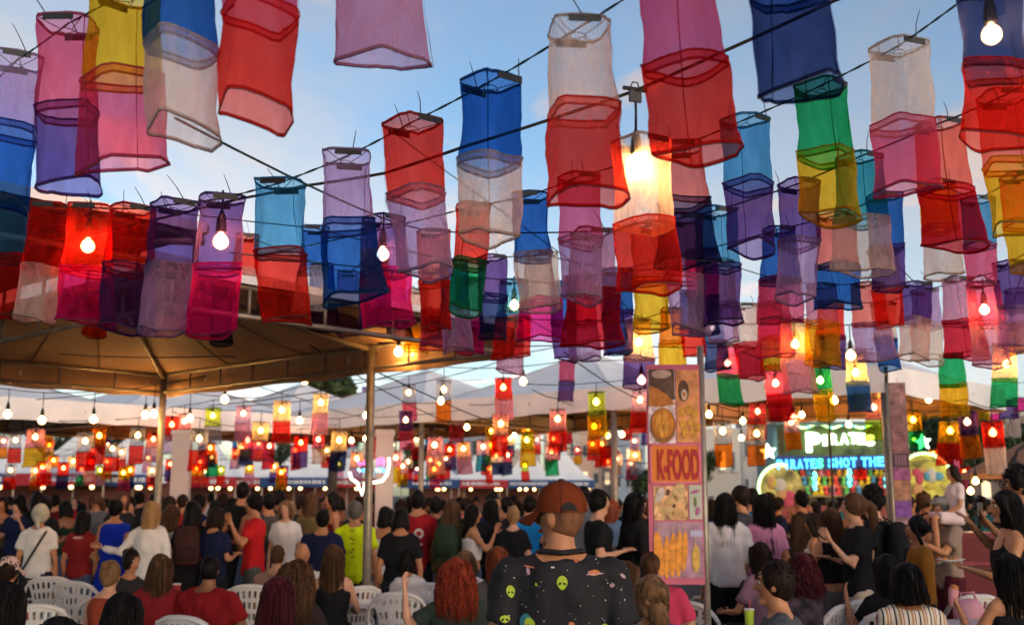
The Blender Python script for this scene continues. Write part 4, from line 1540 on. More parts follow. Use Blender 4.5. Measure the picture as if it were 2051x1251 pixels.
add(914, 1110, 7.9, 'seated woman with curly red hair and dark green top raising her left hand', 6, sit=True, skin='light', hair=('curly', 'red', .30), top=((.035, .05, .04), 'short', None),
    arms=(((-.20, .03, -.13), (-.02, .06, .25)), 'table'), wide=1.08)
add(932, 1094, 9.8, 'seated person with light brown hair and white shirt behind the red curls', 10, sit=True, hair=('bob', 'light brown', .1), top=(WHT, 'short', None), arms=('table', 'table'))
add(998, 1086, 9.4, 'seated woman with long auburn hair left of the cap man', 14, sit=True, hair=('long', 'auburn', .3), top=((.08, .075, .07), 'short', None), arms=('table', 'table'))
add(1304, 1141, 6.2, 'seated woman with brown pinned-up curls and a royal blue T-shirt', 6, sit=True, hair=('updo', 'light brown', 0), top=((.01, .055, .34), 'short', None), arms=('table', 'table'))
add(1250, 1113, 7.5, 'seated woman in profile facing right beside the cap man', -58, sit=True, skin='light', hair=('bob', 'brown', .14), top=(DK, 'short', None), face=True, arms=('table', 'table'))
add(1306, 1092, 8.3, 'seated man with short brown hair in a raspberry pink shirt below the food banner', -16, sit=True, sex='m', skin='light', hair=('short', 'brown', 0), top=((.50, .045, .10), 'short', None), arms=('table', 'table'), wide=1.2)
greyman = add(1556, 1110, 5.7, 'seated man with greying dark hair in a grey polo gesturing with both hands', 76, sit=True, sex='m', skin='tan', hair=('short', 'dark', 0), top=((.085, .085, .09), 'short', None),
    arms=(((-.10, .12, -.22), (.03, .255, .06)), ((.08, .10, -.23), (-.03, .24, .05))), face=True, wide=1.18)
add(1604, 1096, 8.0, 'seated woman with wine red curls in a dark floral blouse behind the grey polo', 40, sit=True, hair=('curly', 'wine', .22), top=(mat('dark floral print', (.05, .03, .04), .8, noise=.9, nscale=16), 'long', None), arms=('table', 'table'))
add(1522, 1078, 9.6, 'seated person with dark hair left of the man in grey polo', 30, sit=True, hair=('long', 'dark', .25), top=((.30, .16, .22), 'short', None), arms=('table', 'table'))
add(1558, 1056, 10.6, 'seated woman facing the camera behind the tables', 176, sit=True, H=1.8, skin='tan', hair=('long', 'dark', .2), top=((.45, .40, .40), 'short', None), face=True, arms=('table', 'table'))
add(1776, 1100, 8.2, 'seated woman with long black hair holding food to her mouth', 16, sit=True, hair=('long', 'black', .36), top=(BLK, 'short', None), arms=(((-.12, .12, -.2), (.03, .1, .2)), 'table'))
stripe = bpy.data.materials.new('striped blouse')
stripe.use_nodes = True
_n, _l = stripe.node_tree.nodes, stripe.node_tree.links
_tc = _n.new('ShaderNodeTexCoord'); _sp = _n.new('ShaderNodeSeparateXYZ'); _ma = _n.new('ShaderNodeMath'); _fr = _n.new('ShaderNodeMath'); _cr = _n.new('ShaderNodeValToRGB')
_l.new(_tc.outputs['Object'], _sp.inputs[0]); _l.new(_sp.outputs['X'], _ma.inputs[0]); _ma.operation = 'MULTIPLY'; _ma.inputs[1].default_value = 14.0
_l.new(_ma.outputs[0], _fr.inputs[0]); _fr.operation = 'FRACT'; _l.new(_fr.outputs[0], _cr.inputs[0])
_cr.color_ramp.interpolation = 'CONSTANT'
_cr.color_ramp.elements[0].color = (.62, .55, .46, 1)
_cr.color_ramp.elements[1].position = .28; _cr.color_ramp.elements[1].color = (.02, .018, .02, 1)
for pos, c in ((.42, (.62, .55, .46, 1)), (.62, (.38, .20, .07, 1)), (.80, (.62, .55, .46, 1)), (.9, (.30, .08, .05, 1))):
    e = _cr.color_ramp.elements.new(pos); e.color = c
_l.new(_cr.outputs[0], _n['Principled BSDF'].inputs['Base Color']); _n['Principled BSDF'].inputs['Roughness'].default_value = .85
add(1816, 1116, 7.1, 'seated woman with black bob in a striped cream and brown blouse', 0, sit=True, skin='brown', hair=('bob', 'black', .15), top=(stripe, 'short', None), arms=('table', 'table'), wide=1.14)
eater = add(2020, 1098, 7.2, 'seated woman with very long black hair eating at the right edge', 10, sit=True, hair=('long', 'black', .48), top=(BLK, 'strap', None), arms=(((-.13, .06, -.22), (-.02, .12, .21)), 'table'))

# --- far crowd: prototypes, then copies with clothes of their own
PROTO = []
for i, (sex, hr, tp, lg, ar) in enumerate([
    ('m', ('short', 'black', 0), 'short', 'trousers', ('down', 'bent')), ('f', ('long', 'black', .3), 'short', 'trousers', ('bent', 'down')), ('m', ('buzz', 'dark', 0), 'short', 'shorts', ('bent', 'bent')),
    ('f', ('bob', 'dark', .12), 'strap', 'skirt', ('down', 'down')), ('f', ('bun', 'dark', 0), 'short', 'trousers', ('phone', 'bent')), ('m', ('messy', 'black', 0), 'long', 'trousers', ('down', 'phone')),
    ('f', ('curly', 'brown', .2), 'long', 'trousers', ('bent', 'bent'))]):
    r = person(30 + i * 3, 990, 18 + i * .3, 'x', 0, sex=sex, hair=hr, top=((.05, .05, .05), tp, None), legs=((.03, .03, .04), lg), arms=ar, voxel=.021, face=(i % 2 == 1), group='people in the far crowd')
    PROTO.append(r[0])
finish_organic()
# ---- prints on shirts, laid on the finished cloth
BVH_OF = {}


def decal(target, outline_pts, cx, cz, name, m_, parent, lift=.002, rot=0.0, direction=1):
    """flat outline (x, z in metres about cx, cz) pressed onto the back of a garment, in the garment's own frame"""
    me = target.data
    if target.name not in BVH_OF:
        BVH_OF[target.name] = BVHTree.FromPolygons([v.co for v in me.vertices], [p.vertices for p in me.polygons])
    bv = BVH_OF[target.name]
    ca, sa = math.cos(rot), math.sin(rot)
    def drop(x, z):
        h = bv.ray_cast(Vector((cx + x * ca - z * sa, -1.5 * direction, cz + x * sa + z * ca)), Vector((0, direction, 0)))
        if h[0] is None:
            return None
        return h[0] + Vector((0, -lift * direction, 0))
    c = drop(0, 0)
    if c is None:
        return None
    ring = []
    for x, z in outline_pts:
        q = drop(x, z)
        if q is None:
            return None
        ring.append(q)
    mid = [drop(x * .5, z * .5) or c for x, z in outline_pts]
    n = len(ring)
    mb = MB()
    mb.add([c] + mid + ring, [(0, 1 + i, 1 + (i + 1) % n) for i in range(n)] + [(1 + i, 1 + n + i, 1 + n + (i + 1) % n, 1 + (i + 1) % n) for i in range(n)])
    return mb.build(name, m_, parent, smooth=True)


def egg(w, h, n=18):
    out = []
    for i in range(n):
        a = 2 * math.pi * i / n
        x, z = math.cos(a), math.sin(a)
        k = 1 - .38 * max(0, -z) ** 1.3
        out.append((x * w * k, z * h))
    return out


def oval(w, h, n=14, ang=0.0):
    c, s = math.cos(ang), math.sin(ang)
    return [(w * math.cos(2 * math.pi * i / n) * c - h * math.sin(2 * math.pi * i / n) * s, w * math.cos(2 * math.pi * i / n) * s + h * math.sin(2 * math.pi * i / n) * c) for i in range(n)]


cs = SHIRTS[cap_root.name]
M_ALIEN = mat('lime print', (.40, .52, .03), .7)
M_PBLK = mat('black print', (.01, .01, .012), .7)
M_STAR = mat('white print', (.6, .58, .55), .7)
M_ORNG = mat('orange print', (.55, .17, .05), .7)
M_PPINK = mat('pale print', (.45, .30, .32), .7)
M_TEALP = mat('teal print', (.04, .22, .26), .7)
K = 500.0


def loc_(px, py):
    return (px - 1122) / K, 1.7 - (py - 990) / K


for (px, py, w, h, rt) in [(1122, 1157, .021, .027, 0), (1023, 1175, .017, .024, .2), (1041, 1120, .019, .014, .1), (1060, 1236, .020, .028, .35), (1262, 1190, .011, .018, -.3), (1012, 1226, .02, .014, 0), (1205, 1245, .016, .02, .3)]:
    x, z = loc_(px, py)
    d = decal(cs, egg(w, h), x, z, 'printed_alien_head', M_ALIEN, cap_root, rot=rt)
    if d:
        for sx in (-1, 1):
            decal(cs, oval(w * .34, w * .2, 10, -.5 * sx), x + sx * w * .42, z - h * .12, 'printed_eye', M_PBLK, cap_root, lift=.0035, rot=rt)
x, z = loc_(1052, 1232)
decal(cs, oval(.024, .034), x, z, 'printed_helmet', M_TEALP, cap_root, lift=.0012)
for (px, py, w, h, rt, m_) in [(1185, 1139, .022, .011, .05, M_ORNG), (1186, 1141, .036, .0035, .05, M_PPINK), (1151, 1116, .010, .007, .3, M_ORNG), (1059, 1128, .022, .003, -.15, M_ORNG), (1057, 1136, .007, .015, .2, M_PPINK),
                               (1220, 1163, .010, .008, .4, M_PPINK), (1140, 1234, .012, .008, -.4, M_ORNG), (1242, 1146, .014, .006, -.7, M_PPINK), (1104, 1128, .008, .003, 0, M_STAR), (1072, 1160, .004, .007, .3, M_ALIEN)]:
    x, z = loc_(px, py)
    decal(cs, oval(w, h), x, z, 'printed_planet', m_, cap_root, lift=.0025, rot=rt)
rng = random.Random(5)
for i in range(70):
    px, py = rng.uniform(1000, 1250), rng.uniform(1100, 1300)
    x, z = loc_(px, py)
    q = rng.choice([.0012, .0014, .002, .0028])
    decal(cs, oval(q, q, 6), x, z, 'printed_star', M_STAR, cap_root, lift=.002)
# the opening and strap at the back of the cap
ca = [o for o in cap_root.children if o.name.startswith('cap_crown')][0]
M_CAPIN = mat('cap opening', (.02, .015, .014), .9)
cxp = (1137 - 1122) / K
ar = [(.034 * math.cos(math.pi * i / 10), .034 * math.sin(math.pi * i / 10) - .004) for i in range(11)]
hz = cHd(0, 0, .0).z
decal(ca, ar, cxp, hz + .028, 'cap_opening', M_CAPIN, cap_root, lift=.002)
st_ = MB()
st_.box((cxp, cHd(0, -.113, .02).y, hz + .021), (.078, .006, .014))
st_.build('cap_strap', mat('cap strap', (.16, .035, .02), .8), cap_root)

ys = SHIRTS[yel[0].name]
M_SCRIB = mat('dark print', (.05, .06, .01), .7)
for i, (dx, dz, w, h) in enumerate([(0, 1.33, .045, .004), (-.01, 1.31, .03, .004), (-.015, 1.24, .02, .007), (.015, 1.22, .022, .006), (.0, 1.18, .026, .006), (.01, 1.12, .012, .012), (-.015, 1.09, .022, .006), (.01, 1.04, .024, .007)]):
    decal(ys, oval(w, h, 10), dx, dz, 'shirt_print', M_SCRIB, yel[0], lift=.004)
ms_ = SHIRTS[mar[0].name]
decal(ms_, oval(.055, .06), .02, 1.26, 'round_shirt_print', mat('pale shirt print', (.62, .55, .52), .7), mar[0], lift=.004)
decal(ms_, oval(.03, .03), .02, 1.26, 'round_shirt_print', mat('red shirt print', (.30, .012, .018), .7), mar[0], lift=.006)
decal(ms_, oval(.05, .008), .02, 1.14, 'shirt_print', mat('pale shirt print', (.62, .55, .52), .7), mar[0], lift=.004)

# glasses of the man with the camera
Hg = glasses_m[1]
gl_ = MB()
for sx in (-1, 1):
    gl_.tube([Hg(sx * .032 + .024 * math.cos(a * .524), .100, .008 + .018 * math.sin(a * .524)) for a in range(13)], .0028, 5, cap=False)
    gl_.tube([Hg(sx * .056, .098, .012), Hg(sx * .078, .0, .010)], .0026, 5)
gl_.tube([Hg(-.008, .104, .012), Hg(.008, .104, .012)], .0026, 5)
gl_.build('glasses', M_BLACK, glasses_m[0], smooth=True)

# pink bow of the girl
Hb = girl[1]
bw = MB()
bw.ball(Hb(0, -.05, .13), (.02, .012, .05), 8, 6)
bw.ball(Hb(0, -.10, .12), (.018, .012, .045), 8, 6)
bw.build('hair_bow', mat('pink ribbon', (.70, .12, .25), .7), girl[0], smooth=True)

# far crowd copies
FAR_COL = [('black', BLK)] * 5 + [('navy', NAVY)] * 2 + [('charcoal', (.025, .025, .027))] * 3 + [('dark brown', (.035, .02, .014)), ('maroon', (.12, .012, .016)), ('white', WHT), ('grey', (.12, .12, .125)),
           ('dark green', (.015, .035, .02)), ('denim blue', (.05, .08, .16)), ('red', (.36, .02, .02)), ('olive', (.06, .05, .024)), ('teal', (.02, .12, .14)), ('pink', (.4, .13, .18))]
rng = random.Random(11)
far = []
x = 6
while x < 2046:
    for band, (t0, t1) in enumerate(((14.2, 17.0), (18.5, 26.0))):
        px = x + rng.uniform(-9, 9) + band * 15
        if 1300 < px < 1412 and band == 0:
            continue
        far.append((px, 992 + rng.uniform(-7, 16) * (1 if band == 0 else .6), rng.uniform(t0, t1)))
    x += rng.uniform(27, 40)
used, counts, fl = set(), {}, []
SK = list(SKIN)
for px, py, t in sorted(far):
    i = rng.randrange(len(PROTO))
    cname, cc = rng.choice(FAR_COL)
    src = PROTO[i]
    if i not in used:
        used.add(i); o = src
    else:
        o = copy_tree(src)
    p = PT(px, py, t)
    o.location = (p.x, p.y, 0)
    k = p.z / (PT(30 + i * 3, 990, 18 + i * .3).z)
    o.scale = (k, k, k)
    o.rotation_euler = (0, 0, R(rng.choice([0, 10, -15, 30, -25, 50, -60, 90, -90, 120, -130, 160, 190]) + rng.uniform(-12, 12)))
    sk = rng.choice(['light', 'tan', 'tan', 'brown'])
    hc_ = rng.choice(['black', 'black', 'black', 'dark', 'dark', 'brown'])
    for ch in o.children:
        n = ch.name.split('.')[0]
        if not ch.material_slots:
            continue
        sl = ch.material_slots[0]
        m_ = None
        if n == 'shirt': m_ = cloth(cc)
        elif n == 'body': m_ = skin_mat(sk)
        elif n in ('hair',): m_ = hair_mat(hc_)
        elif n in ('trousers', 'shorts', 'skirt'): m_ = cloth(rng.choice([BLK, JEAN, DK, GRYT]), 'denim')
        if m_:
            sl.link = 'OBJECT'
            sl.material = m_
    fl.append((o, cname, px))
for o, cname, px in fl:
    counts.setdefault(cname, []).append((px, o))
for cname, ls in counts.items():
    ls.sort(key=lambda a: a[0])
    for i, (px, o) in enumerate(ls):
        o['label'] = 'far-off person in a %s top' % cname + ('' if len(ls) == 1 else ', %s such from the left' % names[i])
        o['group'] = 'people in the far crowd'

# rucksacks on some of the standing people
def rucksack(pr, colr, label, s=1.0):
    T = pr[2]
    M_ = Matrix.Translation(pr[0].location) @ pr[0].rotation_euler.to_matrix().to_4x4()
    c = T(0, -.20, .30)
    q = M_ @ c
    rt = thing('rucksack', label, 'rucksack', (q.x, q.y, q.z), pr[0].rotation_euler.z, 'rucksacks in the crowd')
    b = MB()
    b.loft([ell((0, 0, z), w, d, 14, pw=.7) for z, w, d in ((-.20, .10, .06), (-.19, .13, .08), (-.05, .145, .085), (.12, .135, .075), (.19, .10, .055), (.21, .05, .03))])
    organic('pack', b, cloth(colr, 'nylon'), rt, .014, 2, wrinkle=.008)
    pk = MB(); pk.loft([ell((0, -.075, z), w, d, 12, pw=.7) for z, w, d in ((-.15, .07, .02), (-.14, .095, .035), (-.03, .095, .035), (-.01, .07, .02))])
    pk.build('front_pocket', cloth(tuple(c_ * .8 for c_ in colr), 'nylon'), rt, smooth=True)
    for sx in (-1, 1):
        MB().tube([(sx * .07, .05, .17), (sx * .085, .12, .235), (sx * .09, .22, .20)], .016, 6, flat=.4).build('shoulder_strap', cloth(colr, 'nylon'), rt, smooth=True)


by_label = {r_[0]['label']: r_ for r_ in P_}
for key, colr, lb in (('tousled black hair', (.012, .012, .014), 'black rucksack on the man with tousled hair'), ('very long black hair in a black dress', (.05, .02, .02), 'dark rucksack beside the left pillar'),
                      ('young man in a white edged', (.10, .09, .08), 'grey rucksack right of the red polo'), ('sky blue T-shirt', (.02, .02, .025), 'black rucksack on the sky blue T-shirt'), ('olive jacket', (.03, .05, .03), 'dark green rucksack on the olive jacket')):
    for l_, r_ in by_label.items():
        if key in l_:
            rucksack(r_, colr, lb)
            break
# back prints
for key, colr, w, h, dz in (('navy T-shirt', (.45, .44, .42), .07, .018, 1.28), ('brick red top', (.5, .35, .3), .06, .012, 1.22)):
    for l_, r_ in by_label.items():
        if key in l_:
            decal(SHIRTS[r_[0].name], oval(w, h, 12), 0, dz * (1.0), 'shirt_print', mat('faded print', colr, .8), r_[0], lift=.005)
            break
# ------------------------------------------------------------------ white plastic chairs and tables
M_PLAST = mat('white plastic', (.62, .59, .57), .38, noise=.06, nscale=5, spec=.45)


def solid(mb, th):
    """give an open sheet thickness"""
    from collections import Counter
    me = bpy.data.meshes.new('tmp')
    me.from_pydata(mb.v, [], mb.f)
    me.update()
    nr = [v.normal.copy() for v in me.vertices]
    n = len(mb.v)
    vs = list(mb.v) + [v - nr[i] * th for i, v in enumerate(mb.v)]
    fs = list(mb.f) + [tuple(n + i for i in reversed(f)) for f in mb.f]
    cnt = Counter()
    for f in mb.f:
        for a, b in zip(f, f[1:] + f[:1]):
            cnt[(a, b)] += 1
    for (a, b) in list(cnt):
        if (b, a) not in cnt:
            fs.append((b, a, n + a, n + b))
    bpy.data.meshes.remove(me)
    return MB().add(vs, fs)


def make_chair():
    root = thing('plastic_chair', 'x', 'chair', (0, 0, 0), 0, 'white plastic chairs')
    # seat
    g_ = MB()
    n = 10
    vs = []
    for j in range(n + 1):
        for i in range(n + 1):
            u, v = i / n * 2 - 1, j / n
            w = .215 - .02 * (1 - v)
            z = .435 - .025 * (1 - u * u) * math.sin(math.pi * v) - .02 * max(0, v - .85) / .15
            vs.append((u * w, -.20 + .42 * v, z))
    fs = [(j * (n + 1) + i, j * (n + 1) + i + 1, (j + 1) * (n + 1) + i + 1, (j + 1) * (n + 1) + i) for j in range(n) for i in range(n)]
    g_.add(vs, fs)
    solid(g_, .008).build('seat', M_PLAST, root, smooth=True)
    # backrest: fan splat with rows of slots inside an arched rim
    def bp(u, v):
        w = .125 + .085 * v ** 1.3
        top = .40 + .03 * (1 - u * u) if v > .99 else .40 * v + .03 * (1 - u * u) * v
        return Vector((u * w, -.205 - .085 * v - .045 * (1 - u * u) + .045, .44 + top))
    nu, nv = 15, 21
    vs = [bp(i / nu * 2 - 1, j / nv) for j in range(nv + 1) for i in range(nu + 1)]
    fs = []
    for j in range(nv):
        for i in range(nu):
            slot = (i % 2 == 1) and (j % 5 in (1, 2, 3)) and 2 <= j < 20
            if not slot:
                a = j * (nu + 1) + i
                fs.append((a, a + nu + 1, a + nu + 2, a + 1))
    solid(MB().add(vs, fs), .007).build('backrest', M_PLAST, root)
    rim = MB()
    pts = []
    for k in range(17):
        a = math.pi * k / 16
        x = .262 * math.copysign(abs(math.cos(a)) ** .72, math.cos(a))
        z = .60 + .272 * math.sin(a) ** .75
        y = -.13 - .15 * math.sin(a) ** .9
        pts.append((x, y, z))
    rim.tube(pts, .024, 8, flat=.55)
    rim.build('back_rim', M_PLAST, root, smooth=True)
    for sx in (-1, 1):
        MB().tube([(sx * .262, -.13, .60), (sx * .275, .0, .635), (sx * .275, .14, .63), (sx * .262, .205, .59), (sx * .25, .215, .44)], [.024, .026, .026, .022, .018], 8, flat=.6).build('armrest', M_PLAST, root, smooth=True)
        MB().tube([(sx * .255, .205, .46), (sx * .27, .235, .0)], [.024, .018], 8).build('leg', M_PLAST, root, smooth=True)
        MB().tube([(sx * .255, -.13, .61), (sx * .235, -.20, .42), (sx * .245, -.27, .0)], [.022, .026, .018], 8).build('leg', M_PLAST, root, smooth=True)
    return root


CH = [(97, 1156, 11.2, 8, 'white plastic chair left of the two behind the pink cap, slots in its back'), (155, 1166, 10.6, -6, 'white plastic chair just left of the rust sleeveless top'), (212, 1190, 9.0, 5, 'white plastic chair right behind the light brown bun'),
      (350, 1142, 12.2, -10, 'white plastic chair showing between the long brown hair and the dark red polo'), (420, 1200, 8.8, 12, 'white plastic chair carrying the dark red polo man'), (390, 1222, 7.6, -18, 'white plastic chair back in the front row left of the wine red hair'),
      (500, 1171, 10.2, 4, 'white plastic chair left of the wine red hair, vertical slots'), (612, 1142, 12.0, 10, 'white plastic chair behind the bald man'), (690, 1172, 10.0, 38, 'white plastic chair turned sideways below the brown straight hair'),
      (726, 1142, 12.0, 25, 'white plastic chair at the foot of the middle post'), (797, 1190, 9.4, 0, 'empty white plastic chair in front, its slotted back facing the camera'), (835, 1172, 10.4, 15, 'white plastic chair behind the empty slotted one'),
      (935, 1150, 11.4, -8, 'white plastic chair behind the red curls'), (1405, 1212, 8.6, -32, 'white plastic chair below the raspberry shirt'), (1448, 1140, 11.6, 50, 'white plastic chair right of the banner post, turned'), (1492, 1150, 11.2, -25, 'white plastic chair behind the man in grey polo'),
      (1697, 1152, 11.2, 4, 'white plastic chair below the black crop top, back to the camera'), (1690, 1204, 8.7, 30, 'white plastic chair right behind the grey polo'), (1790, 1226, 7.9, -4, 'white plastic chair carrying the striped blouse'),
      (1945, 1191, 9.2, 6, 'white plastic chair near the right edge with a pink bag'), (1885, 1120, 12.4, 70, 'white plastic chair seen from the side behind the mustard shirt'), (1628, 1222, 8.2, 55, 'white plastic chair of the grey polo man'),
      (60, 1214, 8.4, 14, 'white plastic chair below the pink cap'), (1560, 1165, 10.4, 170, 'white plastic chair facing the camera across the table')]
chair0 = make_chair()
for i, (px, py, t, yw, lb) in enumerate(CH):
    o = chair0 if i == 0 else copy_tree(chair0)
    p = PT(px, py, t)
    o.location = (p.x, p.y + .2, 0)
    o.rotation_euler = (0, 0, R(yw))
    o['label'] = lb


def make_table():
    root = thing('plastic_table', 'x', 'table', (0, 0, 0), 0, 'white plastic tables')
    top = MB()
    out = [Vector((sq(2 * math.pi * k / 32, .36, .25)[0], sq(2 * math.pi * k / 32, .36, .25)[1], 0)) for k in range(32)]
    top.loft([[q + Vector((0, 0, z)) if s == 1 else Vector((q.x * s, q.y * s, z)) for q in out] for z, s in ((.69, .97), (.70, 1), (.718, 1), (.725, .98))])
    top.build('tabletop', M_PLAST, root)
    for sx in (-1, 1):
        for sy in (-1, 1):
            MB().tube([(sx * .27, sy * .27, .70), (sx * .31, sy * .31, 0)], [.034, .022], 8).build('leg', M_PLAST, root, smooth=True)
    return root


tb0 = make_table()
TB = [(722, 1196, 10.2, .1, 'white plastic table at the foot of the middle post'), (1715, 1196, 10.0, .2, 'white plastic table between the crop top and the striped blouse'), (1470, 1225, 7.9, .3, 'white plastic table in front of the gesturing man in grey polo'),
      (330, 1150, 10.6, .0, 'white plastic table in front of the two dark red shirts'), (560, 1160, 11.4, .2, 'white plastic table beyond the wine red hair'), (1940, 1225, 8.4, .1, 'white plastic table at the lower right'), (880, 1170, 10.6, .1, 'white plastic table beyond the red curls'),
      (1620, 1120, 11.6, .1, 'white plastic table among the standing women at right')]
TPOS = []
for i, (px, py, t, rz, lb) in enumerate(TB):
    o = tb0 if i == 0 else copy_tree(tb0)
    p = PT(px, py, t)
    o.location = (p.x, p.y, 0)
    o.rotation_euler = (0, 0, rz)
    o['label'] = lb
    TPOS.append(Vector((p.x, p.y, .727)))


# things on the tables
def cup(p, col, label, h=.12, r=.038, straw=False):
    root = thing('drink_cup', label, 'cup', p, 0, 'cups on the tables')
    MB().tube([(0, 0, 0), (0, 0, h * .95), (0, 0, h)], [r * .75, r, r * 1.05], 14).build('cup_body', mat('cup plastic', col, .35), root, smooth=True)
    MB().tube([(0, 0, h), (0, 0, h + .008), (0, 0, h + .012)], [r * 1.08, r * 1.08, r * .9], 14).build('lid', M_PLAST, root, smooth=True)
    if straw:
        MB().tube([(0, 0, h), (.012, 0, h + .08)], .004, 6).build('straw', mat('straw', (.6, .1, .1), .5), root)


def tray(p, label, food=(.45, .16, .03), rz=0):
    root = thing('food_tray', label, 'tray', p, rz, 'paper food trays')
    m_ = mat('paper tray', (.66, .63, .60), .7)
    t_ = MB()
    t_.loft([[Vector((x * k, y * k, z)) for x, y in ((-.1, -.065), (.1, -.065), (.1, .065), (-.1, .065))] for k, z in ((.82, 0), (1, .035), (1.06, .036), (.98, .032), (.8, .006))], cap=True)
    t_.build('tray_body', m_, root)
    f = MB()
    rg = random.Random(int(p[0] * 100))
    for i in range(7):
        f.ball((rg.uniform(-.06, .06), rg.uniform(-.035, .035), .022 + rg.uniform(0, .015)), (rg.uniform(.014, .026), rg.uniform(.012, .02), rg.uniform(.01, .018)), 8, 6)
    tag(f.build('food', mat('fried food', food, .5, noise=.3, nscale=40), root, smooth=True), kind='stuff')


cup(TPOS[0] + Vector((.08, -.1, 0)), (.5, .2, .05), 'orange drink cup on the table by the middle post')
tray(TPOS[0] + Vector((-.12, .0, 0)), 'paper tray of food on the table by the middle post')
cup(TPOS[1] + Vector((-.1, -.05, 0)), (.62, .60, .57), 'white paper cup on the table left of the striped blouse', .13, .05)
tray(TPOS[1] + Vector((.1, .05, 0)), 'paper tray on the table left of the striped blouse', (.25, .10, .04), .4)
cup(TPOS[2] + Vector((.12, .05, 0)), (.45, .62, .05), 'lime green cup in front of the man in grey polo', .15, .036, True)
tray(TPOS[2] + Vector((-.08, -.05, 0)), 'paper tray in front of the man in grey polo', rz=.5)
cup(TPOS[3] + Vector((.12, 0, 0)), (.35, .03, .03), 'red drink cup on the table of the dark red shirts')
cup(TPOS[4] + Vector((.0, 0, 0)), (.5, .05, .05), 'red cup on the table beyond the wine red hair', straw=True)
cup(TPOS[6] + Vector((.1, 0, 0)), (.6, .58, .55), 'white cup on the table beyond the red curls')
cup(TPOS[7] + Vector((.0, -.1, 0)), (.65, .22, .03), 'tall orange drink on the table among the standing women', .22, .04)
tray(TPOS[7] + Vector((.18, 0, 0)), 'tray of orange snacks on the table among the standing women')

# plate in the hand of the woman at right, camera in the hands of the man
def at_hand(pr, i_arm, arm, s=1.0):
    root = pr[0]
    return root


M_PAPER = mat('white paper plate', (.66, .63, .60), .7)
def held(px, py, t):
    return PT(px, py, t)


# the plate rests on her open hand
def hand_point(pr, sx, e_, w_, sex='f', wide=1.0, extra=.07):
    T = pr[2]
    sm = .178 if sex == 'm' else .156
    S_ = T(sx * (sm - .012) * wide, -.008, .452)
    s = (T(0, 0, 1) - T(0, 0, 0)).z
    el = S_ + Vector(e_) * s
    wr = el + Vector(w_) * s
    q = wr + (wr - el).normalized() * extra * s
    pr[0].matrix_basis  # root transform below
    return Matrix.Translation(pr[0].location) @ pr[0].rotation_euler.to_matrix().to_4x4() @ q


hp = hand_point(plate_w, -1, (-.06, .10, -.26), (.01, .235, .08))
rt = thing('paper_plate', 'white plate with snacks held out by the woman with long black hair', 'plate', hp + Vector((-.06, 0, .026)), .3)
pb = MB()
pb.loft([ell((0, 0, z), r_, r_ * .72, 20) for z, r_ in ((0, .07), (.004, .075), (.016, .105), (.019, .106), (.008, .074))])
pb.build('plate', M_PAPER, rt, smooth=True)
fb = MB()
for i in range(6):
    fb.ball((random.uniform(-.05, .05), random.uniform(-.03, .03), .018), (.022, .018, .014), 8, 6)
tag(fb.build('food', mat('fried food', (.45, .16, .03)), rt, smooth=True), kind='stuff')
hp = hand_point(glasses_m, -1, (-.05, .13, -.22), (.03, .15, .17), 'm')
rt = thing('pocket_camera', 'small black camera on a grip held by the man with glasses', 'camera', hp + Vector((-.03, .02, .03)), 0)
cb = MB(); cb.box((0, 0, .05), (.045, .07, .10)); cb.build('camera_body', M_BLACK, rt)
cb = MB(); cb.tube([(-.02, 0, .065), (-.045, 0, .065)], .02, 10); cb.build('lens', mat('lens glass', (.02, .02, .03), .15), rt, smooth=True)
cb = MB(); cb.tube([(0, 0, 0), (0, 0, -.09)], .014, 8); cb.build('grip', M_BLACK, rt, smooth=True)
hp = hand_point(eater, -1, (-.13, .06, -.22), (-.02, .12, .21))
rt = thing('pink_snack_wrap', 'pink paper wrap held by the woman eating at the right edge', 'wrap', hp, .2)
cb = MB(); cb.tube([(-.03, 0, -.05), (-.01, 0, 0), (.01, .01, .05)], [.012, .028, .036], 9); cb.build('wrapper', mat('pink paper', (.62, .24, .28), .7, bump=.4, nscale=30), rt, smooth=True)
cb = MB(); cb.ball((.014, .012, .062), (.03, .03, .026), 10, 7); cb.build('filling', mat('fried food', (.45, .16, .03)), rt, smooth=True)

# pink bag on the right chair, crumpled napkins
bagp = PT(1938, 1196, 8.9)
rt = thing('pink_bag', 'soft pink bag hung over the white chair near the right edge', 'bag', (bagp.x, bagp.y, bagp.z - .26), .3)
bb = MB()
bb.ball((0, 0, .13), (.15, .06, .13), 14, 10)
bb.tube([(-.09, 0, .22), (-.06, .0, .30), (.06, 0, .30), (.09, 0, .22)], .010, 8)
organic('bag_body', bb, mat('pink satin', (.55, .24, .32), .5, bump=.3, nscale=16), rt, .009, 2, wrinkle=.014)
# red drinks cooler at right
cp = PT(1950, 1060, 12.0)
rt = thing('drinks_cooler', 'red drinks cooler behind the man with the girl on his shoulders', 'cooler', (cp.x, cp.y, 0), -.2)
for nm, c_, s_, m_ in (('body', (0, 0, .62), (.75, .6, 1.24), (.14, .007, .010)), ('top_panel', (0, 0, 1.27), (.78, .63, .06), (.18, .015, .018))):
    bx_ = MB(); bx_.box(c_, s_); bx_.build(nm, mat('red cooler paint', m_, .35), rt)
for z in (.55, .98):
    bx_ = MB(); bx_.box((0, -.31, z), (.70, .02, .025)); bx_.build('trim_bar', mat('pink trim', (.30, .04, .07), .4), rt)
finish_organic()
